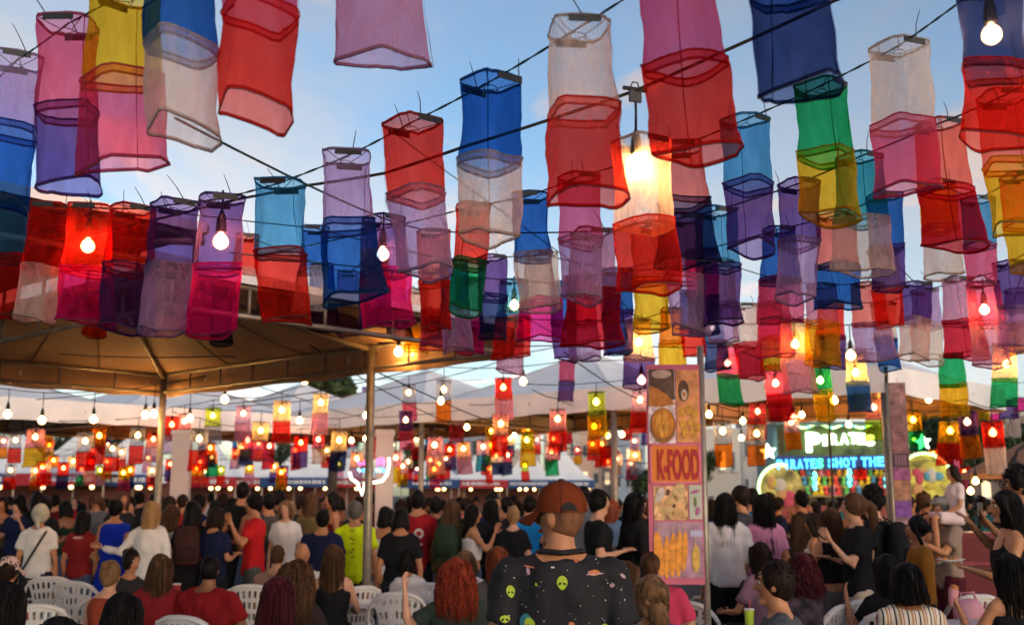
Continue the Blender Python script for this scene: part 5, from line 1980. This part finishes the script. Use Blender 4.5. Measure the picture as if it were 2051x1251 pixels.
# ------------------------------------------------------------------ lettering
def text(body, width, height, m_, parent, loc, name='lettering', bold=.02, depth=.01, rz=0.0, sub=None):
    cu = bpy.data.curves.new('txt', 'FONT')
    cu.body = body
    cu.size = 1.0
    cu.offset = bold
    cu.extrude = .02
    cu.resolution_u = 4
    cu.align_x = 'CENTER'
    tmp = bpy.data.objects.new('txt', cu)
    COL.objects.link(tmp)
    bpy.context.view_layer.update()
    me = bpy.data.meshes.new_from_object(tmp.evaluated_get(bpy.context.evaluated_depsgraph_get()))
    bpy.data.objects.remove(tmp)
    xs = [v.co.x for v in me.vertices]; ys = [v.co.y for v in me.vertices]; zs = [v.co.z for v in me.vertices]
    cx, cy_ = (min(xs) + max(xs)) / 2, (min(ys) + max(ys)) / 2
    sx, sy = width / (max(xs) - min(xs)), height / (max(ys) - min(ys))
    sz = depth / (max(zs) - min(zs))
    for v in me.vertices:
        v.co = Vector(((v.co.x - cx) * sx, -v.co.z * sz, (v.co.y - cy_) * sy))
    me.materials.clear()
    me.materials.append(m_)
    ob = bpy.data.objects.new(name, me)
    COL.objects.link(ob)
    ob.parent = parent
    ob.location = loc
    ob.rotation_euler = (0, rz, 0)
    return ob


def plate_poly(mbm, pts, y, th=.002):
    mbm.prism([(x, z) for x, z in pts], y, y + th)


# ------------------------------------------------------------------ tall food banner on its post
TB_ = 8.3
pb_ = PT(1355, 990, TB_)
kf = thing('food_banner', 'tall pink food banner with red K-FOOD lettering on a steel post', 'banner', (pb_.x, pb_.y, 0), -.05)
KX = FPX / TB_


def kp(px, py):
    return ((px - 1355) / KX, CAM_Z - (py - HORIZON) / KX)


def kpanel(px0, py0, px1, py1, y, m_, name='picture_panel'):
    x0, z0 = kp(px0, py1); x1, z1 = kp(px1, py0)
    b = MB(); b.box(((x0 + x1) / 2, y, (z0 + z1) / 2), (x1 - x0, .004, z1 - z0))
    return b.build(name, m_, kf)


def kshape(pts, y, m_, name='printed_food'):
    b = MB(); plate_poly(b, [kp(*q) for q in pts], y - .002)
    return b.build(name, m_, kf)


def kov(cx, cy, w, h, y, m_, name='printed_food', ang=0.0, n=18):
    c, s = math.cos(ang), math.sin(ang)
    return kshape([(cx + w * math.cos(2 * math.pi * i / n) * c - h * math.sin(2 * math.pi * i / n) * s, cy + w * math.cos(2 * math.pi * i / n) * s + h * math.sin(2 * math.pi * i / n) * c) for i in range(n)][::-1], y, m_, name)


def prt(name, c, noise=.25, ns=40):
    return mat('print ' + name, c, .5, noise=min(.9, noise * 1.1), nscale=ns * .6, spec=.3)


x0, z0 = kp(1299, 1165); x1, z1 = kp(1407, 728)
b = MB(); b.box(((x0 + x1) / 2, .012, (z0 + z1) / 2), (x1 - x0, .02, z1 - z0))
b.build('board', prt('pink board', (.56, .13, .20), .08, 6), kf)
pxw, pz = kp(1411, 690)
MB().tube([(pxw, .03, 0), (pxw, .03, pz)], .026, 12).build('post', M_POLE, kf, smooth=True)
px2, _ = kp(1302, 690)
MB().box((0, .03, kp(0, 733)[1]), (.42, .02, .02)).build('top_bar', M_POLE, kf)
MB().box((0, .03, kp(0, 1158)[1]), (.42, .02, .02)).build('bottom_bar', M_POLE, kf)
MB().tube([(pxw - .25, .03, .02), (pxw + .25, .03, .02)], .02, 8).build('foot', M_POLE, kf, smooth=True)
kpanel(1302, 738, 1357, 888, -.002, prt('marble white', (.68, .54, .58), .45, 40))
kpanel(1304, 738, 1356, 800, -.006, prt('dark brown', (.10, .055, .035), .5, 26))
kshape([(1303, 812), (1330, 815), (1357, 808), (1340, 790), (1322, 778), (1305, 770)][::-1], -.010, prt('pastry', (.48, .17, .03)))
kov(1330, 748, 20, 9, -.010, prt('cream food', (.50, .35, .28)))
kov(1331, 852, 26, 36, -.008, prt('bowl', (.30, .12, .03)), 'printed_bowl')
kov(1331, 848, 22, 30, -.012, prt('orange sauce', (.56, .20, .02)))
for i, (a, c) in enumerate([(1322, 842), (1334, 836), (1338, 858), (1326, 862)]):
    kov(a, c, 5, 16, -.016, prt('rice cakes', (.66, .30, .04)), ang=.25 - .15 * i)
kpanel(1359, 740, 1405, 886, -.002, prt('orange panel', (.70, .30, .12), .4, 18))
kov(1374, 782, 11, 22, -.006, prt('seaweed', (.10, .05, .03)))
kov(1375, 790, 6, 11, -.010, prt('rice white', (.60, .50, .42)))
kov(1375, 790, 3, 6, -.014, prt('filling orange', (.55, .18, .03)))
for cx, cy_ in ((1369, 826), (1384, 820), (1396, 828), (1372, 850), (1388, 846), (1399, 855), (1376, 868), (1392, 868)):
    kov(cx, cy_, 7.5, 10, -.007, prt('fried gold', (.62, .30, .04)))
kpanel(1303, 889, 1405, 968, -.003, prt('orange sign', (.74, .20, .03), .05, 8), 'sign_panel')
for q in ((1303, 889, 1405, 893), (1303, 964, 1405, 968), (1303, 889, 1307, 968), (1400, 889, 1405, 968)):
    kpanel(*q, -.008, prt('pink border', (.66, .18, .24), .05, 8), 'sign_border')
tx, tz = kp(1360, 930)
text('K-FOOD', 84 / KX, 62 / KX, mat('red lettering', (.42, .012, .015), .5), kf, (tx, -.010, tz), bold=.035, depth=.004)
kpanel(1309, 973, 1377, 1040, -.002, prt('noodle broth', (.66, .38, .18), .6, 30))
for cx, cy_, w, h, a, c in ((1322, 990, 8, 16, .4, (.55, .45, .42)), (1345, 1000, 14, 9, -.4, (.58, .36, .16)), (1360, 985, 12, 20, .2, (.62, .42, .20)), (1335, 1022, 16, 8, .3, (.60, .40, .18)), (1356, 1026, 12, 10, -.3, (.60, .34, .14)), (1338, 985, 4, 6, .2, (.15, .06, .04)), (1350, 1012, 3, 4, 0, (.10, .05, .03))):
    kov(cx, cy_, w, h, -.007, prt('noodle %02d' % int(c[0] * 99), c), ang=a)
kpanel(1380, 971, 1405, 1038, -.002, prt('pale green', (.50, .52, .42), .1, 10))
kov(1392, 1004, 3, 10, -.007, prt('herb', (.15, .18, .05)))
kov(1392, 984, 10, 3, -.007, prt('plum marks', (.40, .12, .28)), ang=-.3)
kov(1396, 1022, 4, 9, -.007, prt('plum marks', (.40, .12, .28)), ang=.2)
kpanel(1309, 1043, 1405, 1152, -.002, prt('violet panel', (.40, .22, .30), .4, 12))
kpanel(1380, 1060, 1405, 1072, -.006, prt('lilac stripe', (.46, .42, .62), .1, 10))
for i, (cx, top, bot, w, a) in enumerate([(1318, 1062, 1150, 10, -.10), (1333, 1072, 1154, 7, .03), (1345, 1064, 1152, 7, .05), (1357, 1060, 1150, 7, .06), (1368, 1062, 1140, 6, .08), (1390, 1088, 1142, 8, .03)]):
    kov(cx, (top + bot) / 2, w, (bot - top) / 2, -.008, prt('corn dog' if i != 5 else 'pale fritter', (.78, .30, .04) if i != 5 else (.62, .38, .08)), ang=a)
    kov(cx, top - 4, 1.6, 14, -.005, prt('stick', (.45, .33, .25)), 'printed_stick')

# second banner at the right tent post
p2 = PT(1808, 990, 12.2)
bn = thing('poster_banner', 'narrow violet and pink picture banner on the right tent post', 'banner', (p2.x, p2.y, 0), -.25)
K2 = FPX / 12.2
zz = lambda py: CAM_Z - (py - HORIZON) / K2
def p2box(dx0, dx1, y0, y1, y, m_, nm):
    b = MB(); b.box(((dx0 + dx1) / 2 / K2, y, (zz(y0) + zz(y1)) / 2), ((dx1 - dx0) / K2, .006, zz(y0) - zz(y1)))
    b.build(nm, m_, bn)
p2box(-17, 17, 765, 1085, .01, prt('dusty tan', (.24, .15, .14), .3, 14), 'board')
for i, (y0, y1, c) in enumerate([(768, 812, (.32, .17, .16)), (815, 868, (.24, .12, .12)), (870, 905, (.28, .13, .14)), (938, 960, (.34, .10, .26)), (962, 1000, (.40, .20, .12)), (1003, 1035, (.22, .08, .34)), (1040, 1080, (.36, .22, .26))]):
    p2box(-15, 15, y0, y1, .003, prt('poster %d' % i, c, .5, 20), 'picture_panel')
p2box(-15, 15, 908, 935, .003, prt('poster dark', (.10, .05, .10), .2, 10), 'sign_panel')
for dx in (-9, -3, 3, 9):
    p2box(dx - 1.6, dx + 1.6, 911, 932, -.003, prt('poster bars', (.34, .20, .24), .1, 10), 'printed_bar')
M_P2 = M_POLE
MB().tube([(-19 / K2, .02, 0), (-19 / K2, .02, zz(765))], .02, 8).build('post', M_P2, bn, smooth=True)

# ------------------------------------------------------------------ neon speech bubble on its pillar
def pillar(px0, px1, ytop, t, label, m_):
    a, b_ = PT(px0, ytop, t), PT(px1, ytop, t)
    w = b_.x - a.x
    rt = thing('square_pillar', label, 'pillar', ((a.x + b_.x) / 2, a.y, 0), .15, 'white pillars')
    rt['kind'] = 'thing'
    MB().box((0, 0, a.z / 2), (w, w, a.z)).build('shaft', m_, rt)
    MB().box((0, 0, a.z + .04), (w * 1.15, w * 1.15, .08)).build('cap', m_, rt)
    MB().box((0, 0, .08), (w * 1.12, w * 1.12, .16)).build('plinth', m_, rt)
    return rt


M_PIL = mat('pinkish white paint', (.52, .42, .38), .6, noise=.1, nscale=3)
pillar(349, 384, 872, 16.5, 'pale square pillar right of the left steel post', M_PIL)
pillar(754, 788, 872, 15.6, 'pale square pillar behind the neon speech bubble', M_PIL)
np_ = PT(741, 955, 14.6)
ns_ = thing('neon_sign', 'neon speech bubble sign with pink and blue writing', 'neon sign', np_, 0)
KN = FPX / 14.6
def nn(px, py, y=0):
    return Vector(((px - 741) / KN, y, -(py - 955) / KN))
NW = glow('neon warm white', (1.0, .93, .72), 2.2)
NP = glow('neon pink', (1.0, .10, .55), 1.6)
NB = glow('neon blue', (.05, .35, 1.0), 1.6)
NC = glow('neon cyan', (.2, .75, 1.0), 1.8)
MB().tube([nn(700, 945), nn(704, 958), nn(716, 966), nn(726, 990), nn(731, 966), nn(752, 965), nn(766, 962), nn(775, 950), nn(779, 930), nn(778, 916)], .018, 8).build('bubble_tube', NW, ns_, smooth=True)
for i, (ax, ay, bx, by) in enumerate([(727, 930, 733, 918), (733, 918, 740, 931), (755, 918, 756, 932), (760, 917, 768, 919), (768, 919, 767, 932), (760, 926, 768, 926), (716, 924, 722, 931)]):
    MB().tube([nn(ax, ay), nn(bx, by)], .016, 6).build('pink_stroke', NP, ns_, smooth=True)
for i, (ax, ay, bx, by) in enumerate([(728, 937, 728, 945), (734, 937, 733, 945), (738, 937, 741, 946), (754, 937, 755, 945), (759, 937, 764, 938), (764, 938, 759, 945), (768, 937, 768, 946), (716, 938, 722, 944)]):
    MB().tube([nn(ax, ay), nn(bx, by)], .016, 6).build('blue_stroke', NC if i % 2 else NB, ns_, smooth=True)
MB().tube([nn(741, 972, .08), Vector((0, .08, -1.7 - (CAM_Z + (990 - 955) / KN - CAM_Z - .0) + (955 - 955)))], .02, 8).build('stand', M_BLACK, ns_, smooth=True)

# ------------------------------------------------------------------ lit game stall
TS = 24.0
sp_ = PT(1695, 990, TS)
gs = thing('game_stall', 'lit fairground shooting stall with glowing PIRATES lettering', 'stall', (sp_.x, sp_.y, 0), 0)
KS = FPX / TS
def sp(px, py, y=0.0):
    return Vector(((px - 1695) / KS, y, CAM_Z - (py - HORIZON) / KS))
def sbox(px0, py0, px1, py1, y, d, m_, nm):
    a, c = sp(px0, py1), sp(px1, py0)
    b = MB(); b.box(((a.x + c.x) / 2, y, (a.z + c.z) / 2), (c.x - a.x, d, c.z - a.z))
    return b.build(nm, m_, gs)
sbox(1560, 850, 1815, 1140, 1.8, .06, mat('stall back', (.20, .16, .10), .6, noise=.4, nscale=3), 'back_wall')
for px in (1558, 1817):
    a = sp(px, 990); MB().box((a.x, .9, 1.6), (.08, 1.8, 3.2)).build('side_wall', mat('stall side', (.10, .22, .26), .6), gs)
sbox(1552, 846, 1822, 852, .8, 2.2, mat('stall roof', (.12, .20, .18), .6), 'roof')
sbox(1575, 855, 1812, 912, -.02, .05, mat('sign board green', (.07, .11, .03), .6, noise=.9, nscale=3.0), 'sign_board')
sbox(1558, 913, 1800, 940, -.03, .05, mat('sign board blue', (.01, .05, .16), .5), 'lower_sign_board')
G1 = glow('lettering glow white', (.80, 1.0, .72), 1.9)
G2 = glow('lettering glow blue', (.05, .42, 1.0), 1.7)
G3 = glow('bulb dots green', (.55, 1.0, .35), 1.5)
G4 = glow('bulb dots cyan', (.1, .85, .95), 1.5)
a = sp(1695, 882)
for i, ch in enumerate('PIRATES'):
    w = 30 if i == 0 else (8 if i == 1 else 17)
    x_ = [1632, 1655, 1674, 1694, 1712, 1729, 1746][i]
    y_ = [886, 882, 880, 879, 878, 879, 882][i]
    h_ = 40 if i == 0 else 22
    text(ch, w / KS, h_ / KS, G1, gs, sp(x_, y_, -.09), 'sign_letter', bold=.045, depth=.04)
x_ = 1562
for wd, x0_, x1_ in (('PIRATES', 1556, 1650), ('SHOT', 1658, 1718), ('THEM', 1724, 1790)):
    n_ = len(wd)
    for i, ch in enumerate(wd):
        px = x0_ + (i + .5) * (x1_ - x0_) / n_
        text(ch, (x1_ - x0_) / n_ * (.82 if ch != 'I' else .3) / KS, 19 / KS, glow('lettering glow green', (.05, .95, .35), 1.6) if (wd == 'PIRATES' and i == 6) else G2, gs, sp(px, 927 - (px - 1675) * .03, -.09), 'sign_letter', bold=.035, depth=.04)
def star(px, py, r, m_):
    pts = []
    for i in range(10):
        k = r if i % 2 == 0 else r * .48
        an = math.pi / 2 + i * math.pi / 5 + .1
        q = sp(px, py)
        pts.append((q.x + k / KS * math.cos(an), q.z + k / KS * math.sin(an)))
    b = MB(); b.prism(pts[::-1], -.12, -.06); b.build('sign_star', m_, gs)
star(1540, 905, 17, G1); star(1852, 886, 17, G1)
for (cx, cy_, r, m1, m2) in ((1563, 978, 44, (.45, .38, .10), G3), (1852, 968, 56, (.48, .42, .06), G3)):
    c = sp(cx, cy_)
    b = MB()
    pts = [(c.x + r / KS * math.cos(2 * math.pi * i / 28), c.z + r / KS * 1.05 * math.sin(2 * math.pi * i / 28)) for i in range(28)]
    b.prism(pts[::-1], -.10, -.04)
    b.build('round_panel', mat('painted panel', m1, .6, noise=.9, nscale=4), gs)
    for i in range(26):
        an = math.pi * (0.0 + 1.0 * i / 25) if cx > 1700 else math.pi * (.42 + .85 * i / 25)
        MB().ball((c.x + (r + 1) / KS * math.cos(an), -.10, c.z + (r + 1) * 1.05 / KS * math.sin(an)), .035, 8, 6).build('panel_bulb', G3 if i < 20 else G4, gs, smooth=True)
    rg = random.Random(cx)
    for i in range(9):
        an, rr_ = rg.uniform(0, 6.28), rg.uniform(.1, .75) * r / KS
        MB().ball((c.x + rr_ * math.cos(an), -.11, c.z + rr_ * math.sin(an)), (rg.uniform(.06, .15), .02, rg.uniform(.06, .16)), 10, 6).build('painted_patch', mat('painted patch', rg.choice([(.55, .06, .10), (.60, .45, .05), (.10, .35, .45), (.6, .3, .1), (.55, .5, .4)]), .6), gs, smooth=True)
# shelves of prizes
for k, py in enumerate((952, 972, 992)):
    sbox(1590, py, 1812, py + 2, 1.2 - k * .25, .3, mat('shelf board', (.40, .25, .10), .6), 'shelf')
    rg = random.Random(k + 40)
    for i in range(17):
        px = 1596 + i * 13 + rg.uniform(-3, 3)
        q = sp(px, py, 1.15 - k * .25)
        c_ = rg.choice([(.60, .42, .03), (.55, .05, .05), (.05, .22, .50), (.60, .25, .03), (.55, .15, .28), (.10, .40, .12), (.6, .55, .5)])
        b = MB()
        b.ball(q + Vector((0, 0, .06)), (.055, .05, .07), 8, 6)
        b.ball(q + Vector((0, -.01, .155)), (.048, .045, .045), 8, 6)
        for sx in (-1, 1):
            b.ball(q + Vector((sx * .035, -.01, .20)), (.018, .014, .022), 6, 5)
            b.ball(q + Vector((sx * .05, -.04, .03)), (.022, .03, .02), 6, 5)
        b.build('prize_toy', mat('plush', c_, .9), gs, smooth=True)
for px, py in ((1632, 962), (1702, 955), (1776, 962)):
    for i in range(7):
        q = sp(px + 2 * math.sin(i * 2.1), py - 14 + i * 5, -.05)
        MB().ball(q, .04, 8, 6).build('lamp_dot', G4, gs, smooth=True)
sbox(1556, 1012, 1818, 1045, -.2, .5, mat('counter panel', (.35, .06, .04), .6, noise=.5, nscale=2), 'counter')
rg = random.Random(2)
for i in range(46):
    px = 1600 + i * 4.6
    MB().ball(sp(px, 853 + 4 * math.sin(i * .5), -.06), .028, 6, 5).build('roof_bulb', G3 if i % 5 else G4, gs, smooth=True)

# strip lamps under the stall roof
for k_ in range(3):
    a_, c_ = sp(1580 + k_ * 78, 934, .35), sp(1650 + k_ * 78, 934, .35)
    MB().tube([a_, c_], .03, 8).build('strip_lamp', glow('stall strip lamp', (1.0, .82, .5), 14.0), gs, smooth=True)

# ------------------------------------------------------------------ far booths
M_BOOTH = mat('booth canvas', (.80, .78, .76), .6, noise=.08, nscale=.8)
M_FB = mat('blue fascia', (.012, .05, .16), .6); M_FR = mat('red fascia', (.36, .014, .024), .6)
M_MARK = mat('fascia marks', (.60, .60, .62), .6)
M_WARM = glow('booth bulb', (1.0, .62, .22), 4.0)


def booth(px, t, w, peak, colr, label, eave=2.35):
    p = PT(px, 990, t)
    rt = thing('peaked_booth', label, 'booth', (p.x, p.y, 0), random.uniform(-.06, .06), 'white peaked booths across the back')
    h = w / 2
    rings = []
    for s in (0, .15, .4, .7, .93, 1.0):
        k = h * (1 - s) ** 1.0 + .03
        z = eave + (peak - eave) * (s ** 1.5)
        rings.append([Vector((sx * k, sy * k, z)) for sx, sy in ((-1, -1), (0, -1), (1, -1), (1, 0), (1, 1), (0, 1), (-1, 1), (-1, 0))])
    MB().loft(rings).build('canopy', M_BOOTH, rt)
    MB().tube([(0, 0, peak), (0, 0, peak + .25)], .04, 6).build('finial', M_BOOTH, rt)
    MB().box((0, -h - .02, eave - .22), (w, .03, .46)).build('fascia', M_FB if colr == 'b' else M_FR, rt)
    x = -h * .55
    rg = random.Random(int(px))
    while x < h * .75:
        l_ = rg.uniform(.08, .16)
        MB().box((x, -h - .05, eave - .2), (l_, .02, rg.uniform(.14, .2))).build('fascia_mark', M_MARK, rt)
        x += l_ + rg.uniform(.03, .06)
    for sx in (-1, 1):
        for sy in (-1, 1):
            MB().tube([(sx * h * .96, sy * h * .96, 0), (sx * h * .96, sy * h * .96, eave)], .035, 6).build('post', M_POLE, rt)
    MB().box((0, -h + .3, .5), (w * .9, .5, 1.0)).build('counter', mat('booth counter', (.12, .08, .07), .7), rt)
    MB().box((0, h * .9, 1.1), (w * .95, .04, 2.2)).build('back_cloth', mat('booth back cloth', (.16, .06, .05), .8), rt)
    for i in range(3):
        MB().ball((rg.uniform(-h, h) * .8, -h + .1, eave - .5), .085, 8, 6).build('booth_bulb', M_WARM, rt, smooth=True)


for i, (px, t, w, pk, c, lb) in enumerate([(30, 44, 3.4, 3.7, 'b', 'white peaked booth at the far left edge'), (150, 44, 3.6, 3.6, 'r', 'white peaked booth behind the pale headscarf'), (258, 46, 3.6, 3.7, 'b', 'white peaked booth behind the blue dress'),
        (420, 52, 3.2, 3.8, 'r', 'white peaked booth with red fascia right of the left pillar'), (512, 54, 3.3, 3.9, 'r', 'white peaked booth with red fascia behind the red polo'), (612, 54, 3.6, 3.9, 'b', 'white peaked booth with blue fascia above the navy shirt'),
        (704, 56, 3.2, 3.7, 'r', 'white peaked booth behind the neon speech bubble'), (868, 60, 3.2, 3.5, 'b', 'white peaked booth with blue fascia right of the maroon shirt'), (962, 62, 3.2, 3.7, 'r', 'white peaked booth with red fascia left of the rust cap'),
        (1058, 62, 3.2, 3.8, 'b', 'white peaked booth just above left of the rust cap'), (1130, 63, 3.2, 3.7, 'b', 'white peaked booth above the rust cap')]):
    booth(px, t, w, pk + .55, c, lb, 2.5)

# ------------------------------------------------------------------ houses behind
def building(px0, px1, ytop, t, colr, rows, cols, label, balcony=None, dark=(.03, .035, .045)):
    a, b_ = PT(px0, ytop, t), PT(px1, ytop, t)
    w, H = b_.x - a.x, a.z
    rt = thing('apartment_building', label, 'building', ((a.x + b_.x) / 2, a.y, 0), 0, 'buildings beyond the booths')
    m_ = mat('render ' + label.split()[0], colr, .85, noise=.06, nscale=.2)
    MB().box((0, w * .3, H / 2), (w, w * .6, H)).build('wall', m_, rt)
    MB().box((0, w * .3, H + .15), (w * 1.02, w * .62, .3)).build('roof_slab', m_, rt)
    cw, rh = w / cols, 2.9
    mg = mat('dark window glass', dark, .2)
    mf = mat('window frame pale', (.5, .5, .5), .6)
    for r in range(rows):
        z = H - 1.9 - r * rh
        if z < 1:
            break
        for c in range(cols):
            x = -w / 2 + (c + .5) * cw
            hv = random.uniform(.9, 1.1)
            f = MB(); f.box((x, -.03, z), (cw * .46, .10, 1.35 * hv)); f = f.build('window', mf, rt)
            lit_ = random.random()
            g_ = MB(); g_.box((x - (cw * .1 if lit_ < .3 else 0), -.09, z), (cw * (.20 if lit_ < .3 else .40), .03, 1.2 * hv)); g_.build('pane', glow('lit window', (1.0, .7, .35), .5) if lit_ > .86 else mg, f)
            MB().box((x, -.14, z - .72 * hv), (cw * .52, .22, .08)).build('sill', mf, f)
        if balcony:
            MB().box((0, -.5, z - 1.05), (w * .9, 1.0, .5)).build('balcony', mat('balcony', balcony, .8), rt)
    return rt


building(866, 988, 852, 95, (.24, .30, .38), 4, 5, 'slate blue block behind the far lanterns in the middle')
building(992, 1082, 905, 105, (.50, .44, .36), 3, 4, 'cream low building above the booths')
building(1090, 1160, 862, 110, (.52, .46, .38), 4, 3, 'cream tower with salmon balconies', (.55, .25, .17))
building(1160, 1226, 868, 120, (.56, .38, .30), 4, 3, 'salmon pink building between the cream tower and the slim pole')
building(1226, 1292, 874, 118, (.28, .34, .42), 4, 3, 'blue grey building left of the food banner')
building(1408, 1482, 866, 75, (.54, .50, .44), 5, 3, 'off-white apartment house with small dark windows right of the food banner')
building(1484, 1570, 850, 85, (.46, .44, .42), 5, 4, 'grey apartment house left of the game stall')
building(1868, 2110, 905, 62, (.16, .12, .10), 3, 6, 'low brown building behind the tan parasol')
building(1700, 1880, 920, 70, (.20, .17, .15), 2, 6, 'low dull building behind the game stall')
building(-60, 60, 880, 90, (.40, .36, .34), 4, 4, 'dull grey building at the far left')

# ------------------------------------------------------------------ trees
def tree(px, ytop, wpx, t, label, seed, dark=1.0):
    rg = random.Random(seed)
    top = PT(px, ytop, t)
    rad = wpx * t / FPX / 2
    rt = thing('leafy_tree', label, 'tree', (top.x, top.y, 0), 0, 'trees beyond the tents')
    ch = rad * 1.5
    zc = top.z - ch / 2
    tr = MB()
    tr.tube([(0, 0, 0), (.05, 0, zc * .5), (0, .05, zc)], [.16, .13, .08], 9)
    for i in range(5):
        an = i * 1.3
        tr.tube([(0, 0, zc * .7), (math.cos(an) * rad * .3, math.sin(an) * rad * .3, zc), (math.cos(an) * rad * .6, math.sin(an) * rad * .6, zc + ch * .25)], [.07, .05, .02], 6)
    tr.build('trunk', mat('bark', (.07, .05, .035), .9, noise=.3, nscale=8), rt, smooth=True)
    blobs = [(Vector((rg.uniform(-.6, .6) * rad, rg.uniform(-.6, .6) * rad, zc + rg.uniform(-.3, .36) * ch)), rg.uniform(.25, .46) * rad) for _ in range(16)]
    vs, fs = [], []
    ls = max(.10, rad * .075)
    for i in range(4200):
        c, r_ = rg.choice(blobs)
        d = Vector((rg.gauss(0, 1), rg.gauss(0, 1), rg.gauss(0, 1))).normalized()
        p = c + d * r_ * rg.uniform(.55, 1.05)
        n = (d + Vector((rg.uniform(-.6, .6), rg.uniform(-.6, .6), rg.uniform(-.2, .9)))).normalized()
        u = n.orthogonal().normalized()
        v = n.cross(u)
        k = ls * rg.uniform(.6, 1.3)
        o = len(vs)
        vs += [p - u * k, p + v * k * .5, p + u * k, p - v * k * .5]
        fs.append((o, o + 1, o + 2, o + 3))
    cr = MB().add(vs, fs)
    tag(cr.build('crown', mat('leaves', (.045 * dark, .075 * dark, .018 * dark), .6, noise=.5, nscale=1.5, translucent=.25), rt), kind='stuff')


tree(668, 738, 110, 30, 'round green tree top above the middle tent roof', 1)
tree(668, 866, 120, 68, 'dark tree behind the booths below the round tree top', 2, .8)
tree(836, 890, 90, 66, 'dark tree behind the booths right of the pillar', 3, .8)
tree(200, 850, 190, 52, 'large dark tree under the left tent', 4, .55)
tree(60, 870, 160, 55, 'large dark tree at the far left', 5, .55)
tree(1915, 812, 190, 36, 'dark green tree right of the game stall', 6, .7)
tree(2010, 830, 190, 37, 'dark green tree behind the tan parasol', 7, .7)
tree(560, 880, 120, 72, 'tree behind the red fascia booths', 8, .8)
tree(1290, 930, 80, 70, 'small tree left of the food banner', 9, .7)
tree(1400, 900, 90, 74, 'small tree behind the food banner', 10, .7)

# ------------------------------------------------------------------ tan parasol tent, gooseneck lamp and lights at right
pp = PT(2085, 905, 15.5)
rt = thing('tan_parasol', 'wide tan parasol at the right edge with warm bulbs below', 'parasol', (pp.x, pp.y, 0), .2)
rg_ = []
for r_, z in ((.03, pp.z + .25), (.4, pp.z + .06), (.8, pp.z - .14), (1.12, pp.z - .30), (1.14, pp.z - .38)):
    rg_.append(ell((0, 0, z), r_, r_, 8))
MB().loft(rg_, cap=False).build('canopy', mat('tan canvas', (.34, .20, .13), .8, translucent=.2), rt)
MB().tube([(0, 0, 0), (0, 0, pp.z + .2)], .03, 8).build('pole', M_POLE, rt, smooth=True)
for i in range(8):
    an = 2 * math.pi * i / 8
    MB().tube([(0, 0, pp.z - .5), (math.cos(an) * .7, math.sin(an) * .7, pp.z - .14)], .012, 5).build('rib', M_POLE, rt)
for i, (px, py, lb) in enumerate([(1954, 962, 'upper'), (1944, 982, 'lower')]):
    bulb(PT(px, py, 14.8) + Vector((0, 0, .3)), .16, '%s warm bulb below the tan parasol, left of the small camera' % lb, 'bare bulbs', r=.046)
lp = PT(2026, 925, 11.5)
rt = thing('gooseneck_lamp', 'dark gooseneck lamp hanging over at the right edge', 'lamp', (lp.x + .25, lp.y, 0), 0)
MB().tube([(0, 0, 0), (0, 0, lp.z + .05), (-.03, 0, lp.z + .14), (-.10, 0, lp.z + .17), (-.18, 0, lp.z + .12), (-.22, 0, lp.z + .03)], .018, 8).build('arm', M_BLACK, rt, smooth=True)
MB().tube([(-.22, 0, lp.z + .05), (-.235, 0, lp.z - .02), (-.25, 0, lp.z - .10)], [.025, .05, .062], 12).build('shade', M_BLACK, rt, smooth=True)
# thin dark cable pole before the stall
dp = PT(1661, 845, 16)
rt = thing('cable_mast', 'thin dark mast in front of the glowing stall lettering', 'mast', (dp.x, dp.y, 0), 0)
MB().tube([(0, 0, 0), (0, 0, dp.z + .6)], .018, 8).build('shaft', M_BLACK, rt, smooth=True)
MB().box((0, 0, .01), (.25, .25, .02)).build('foot', M_BLACK, rt)
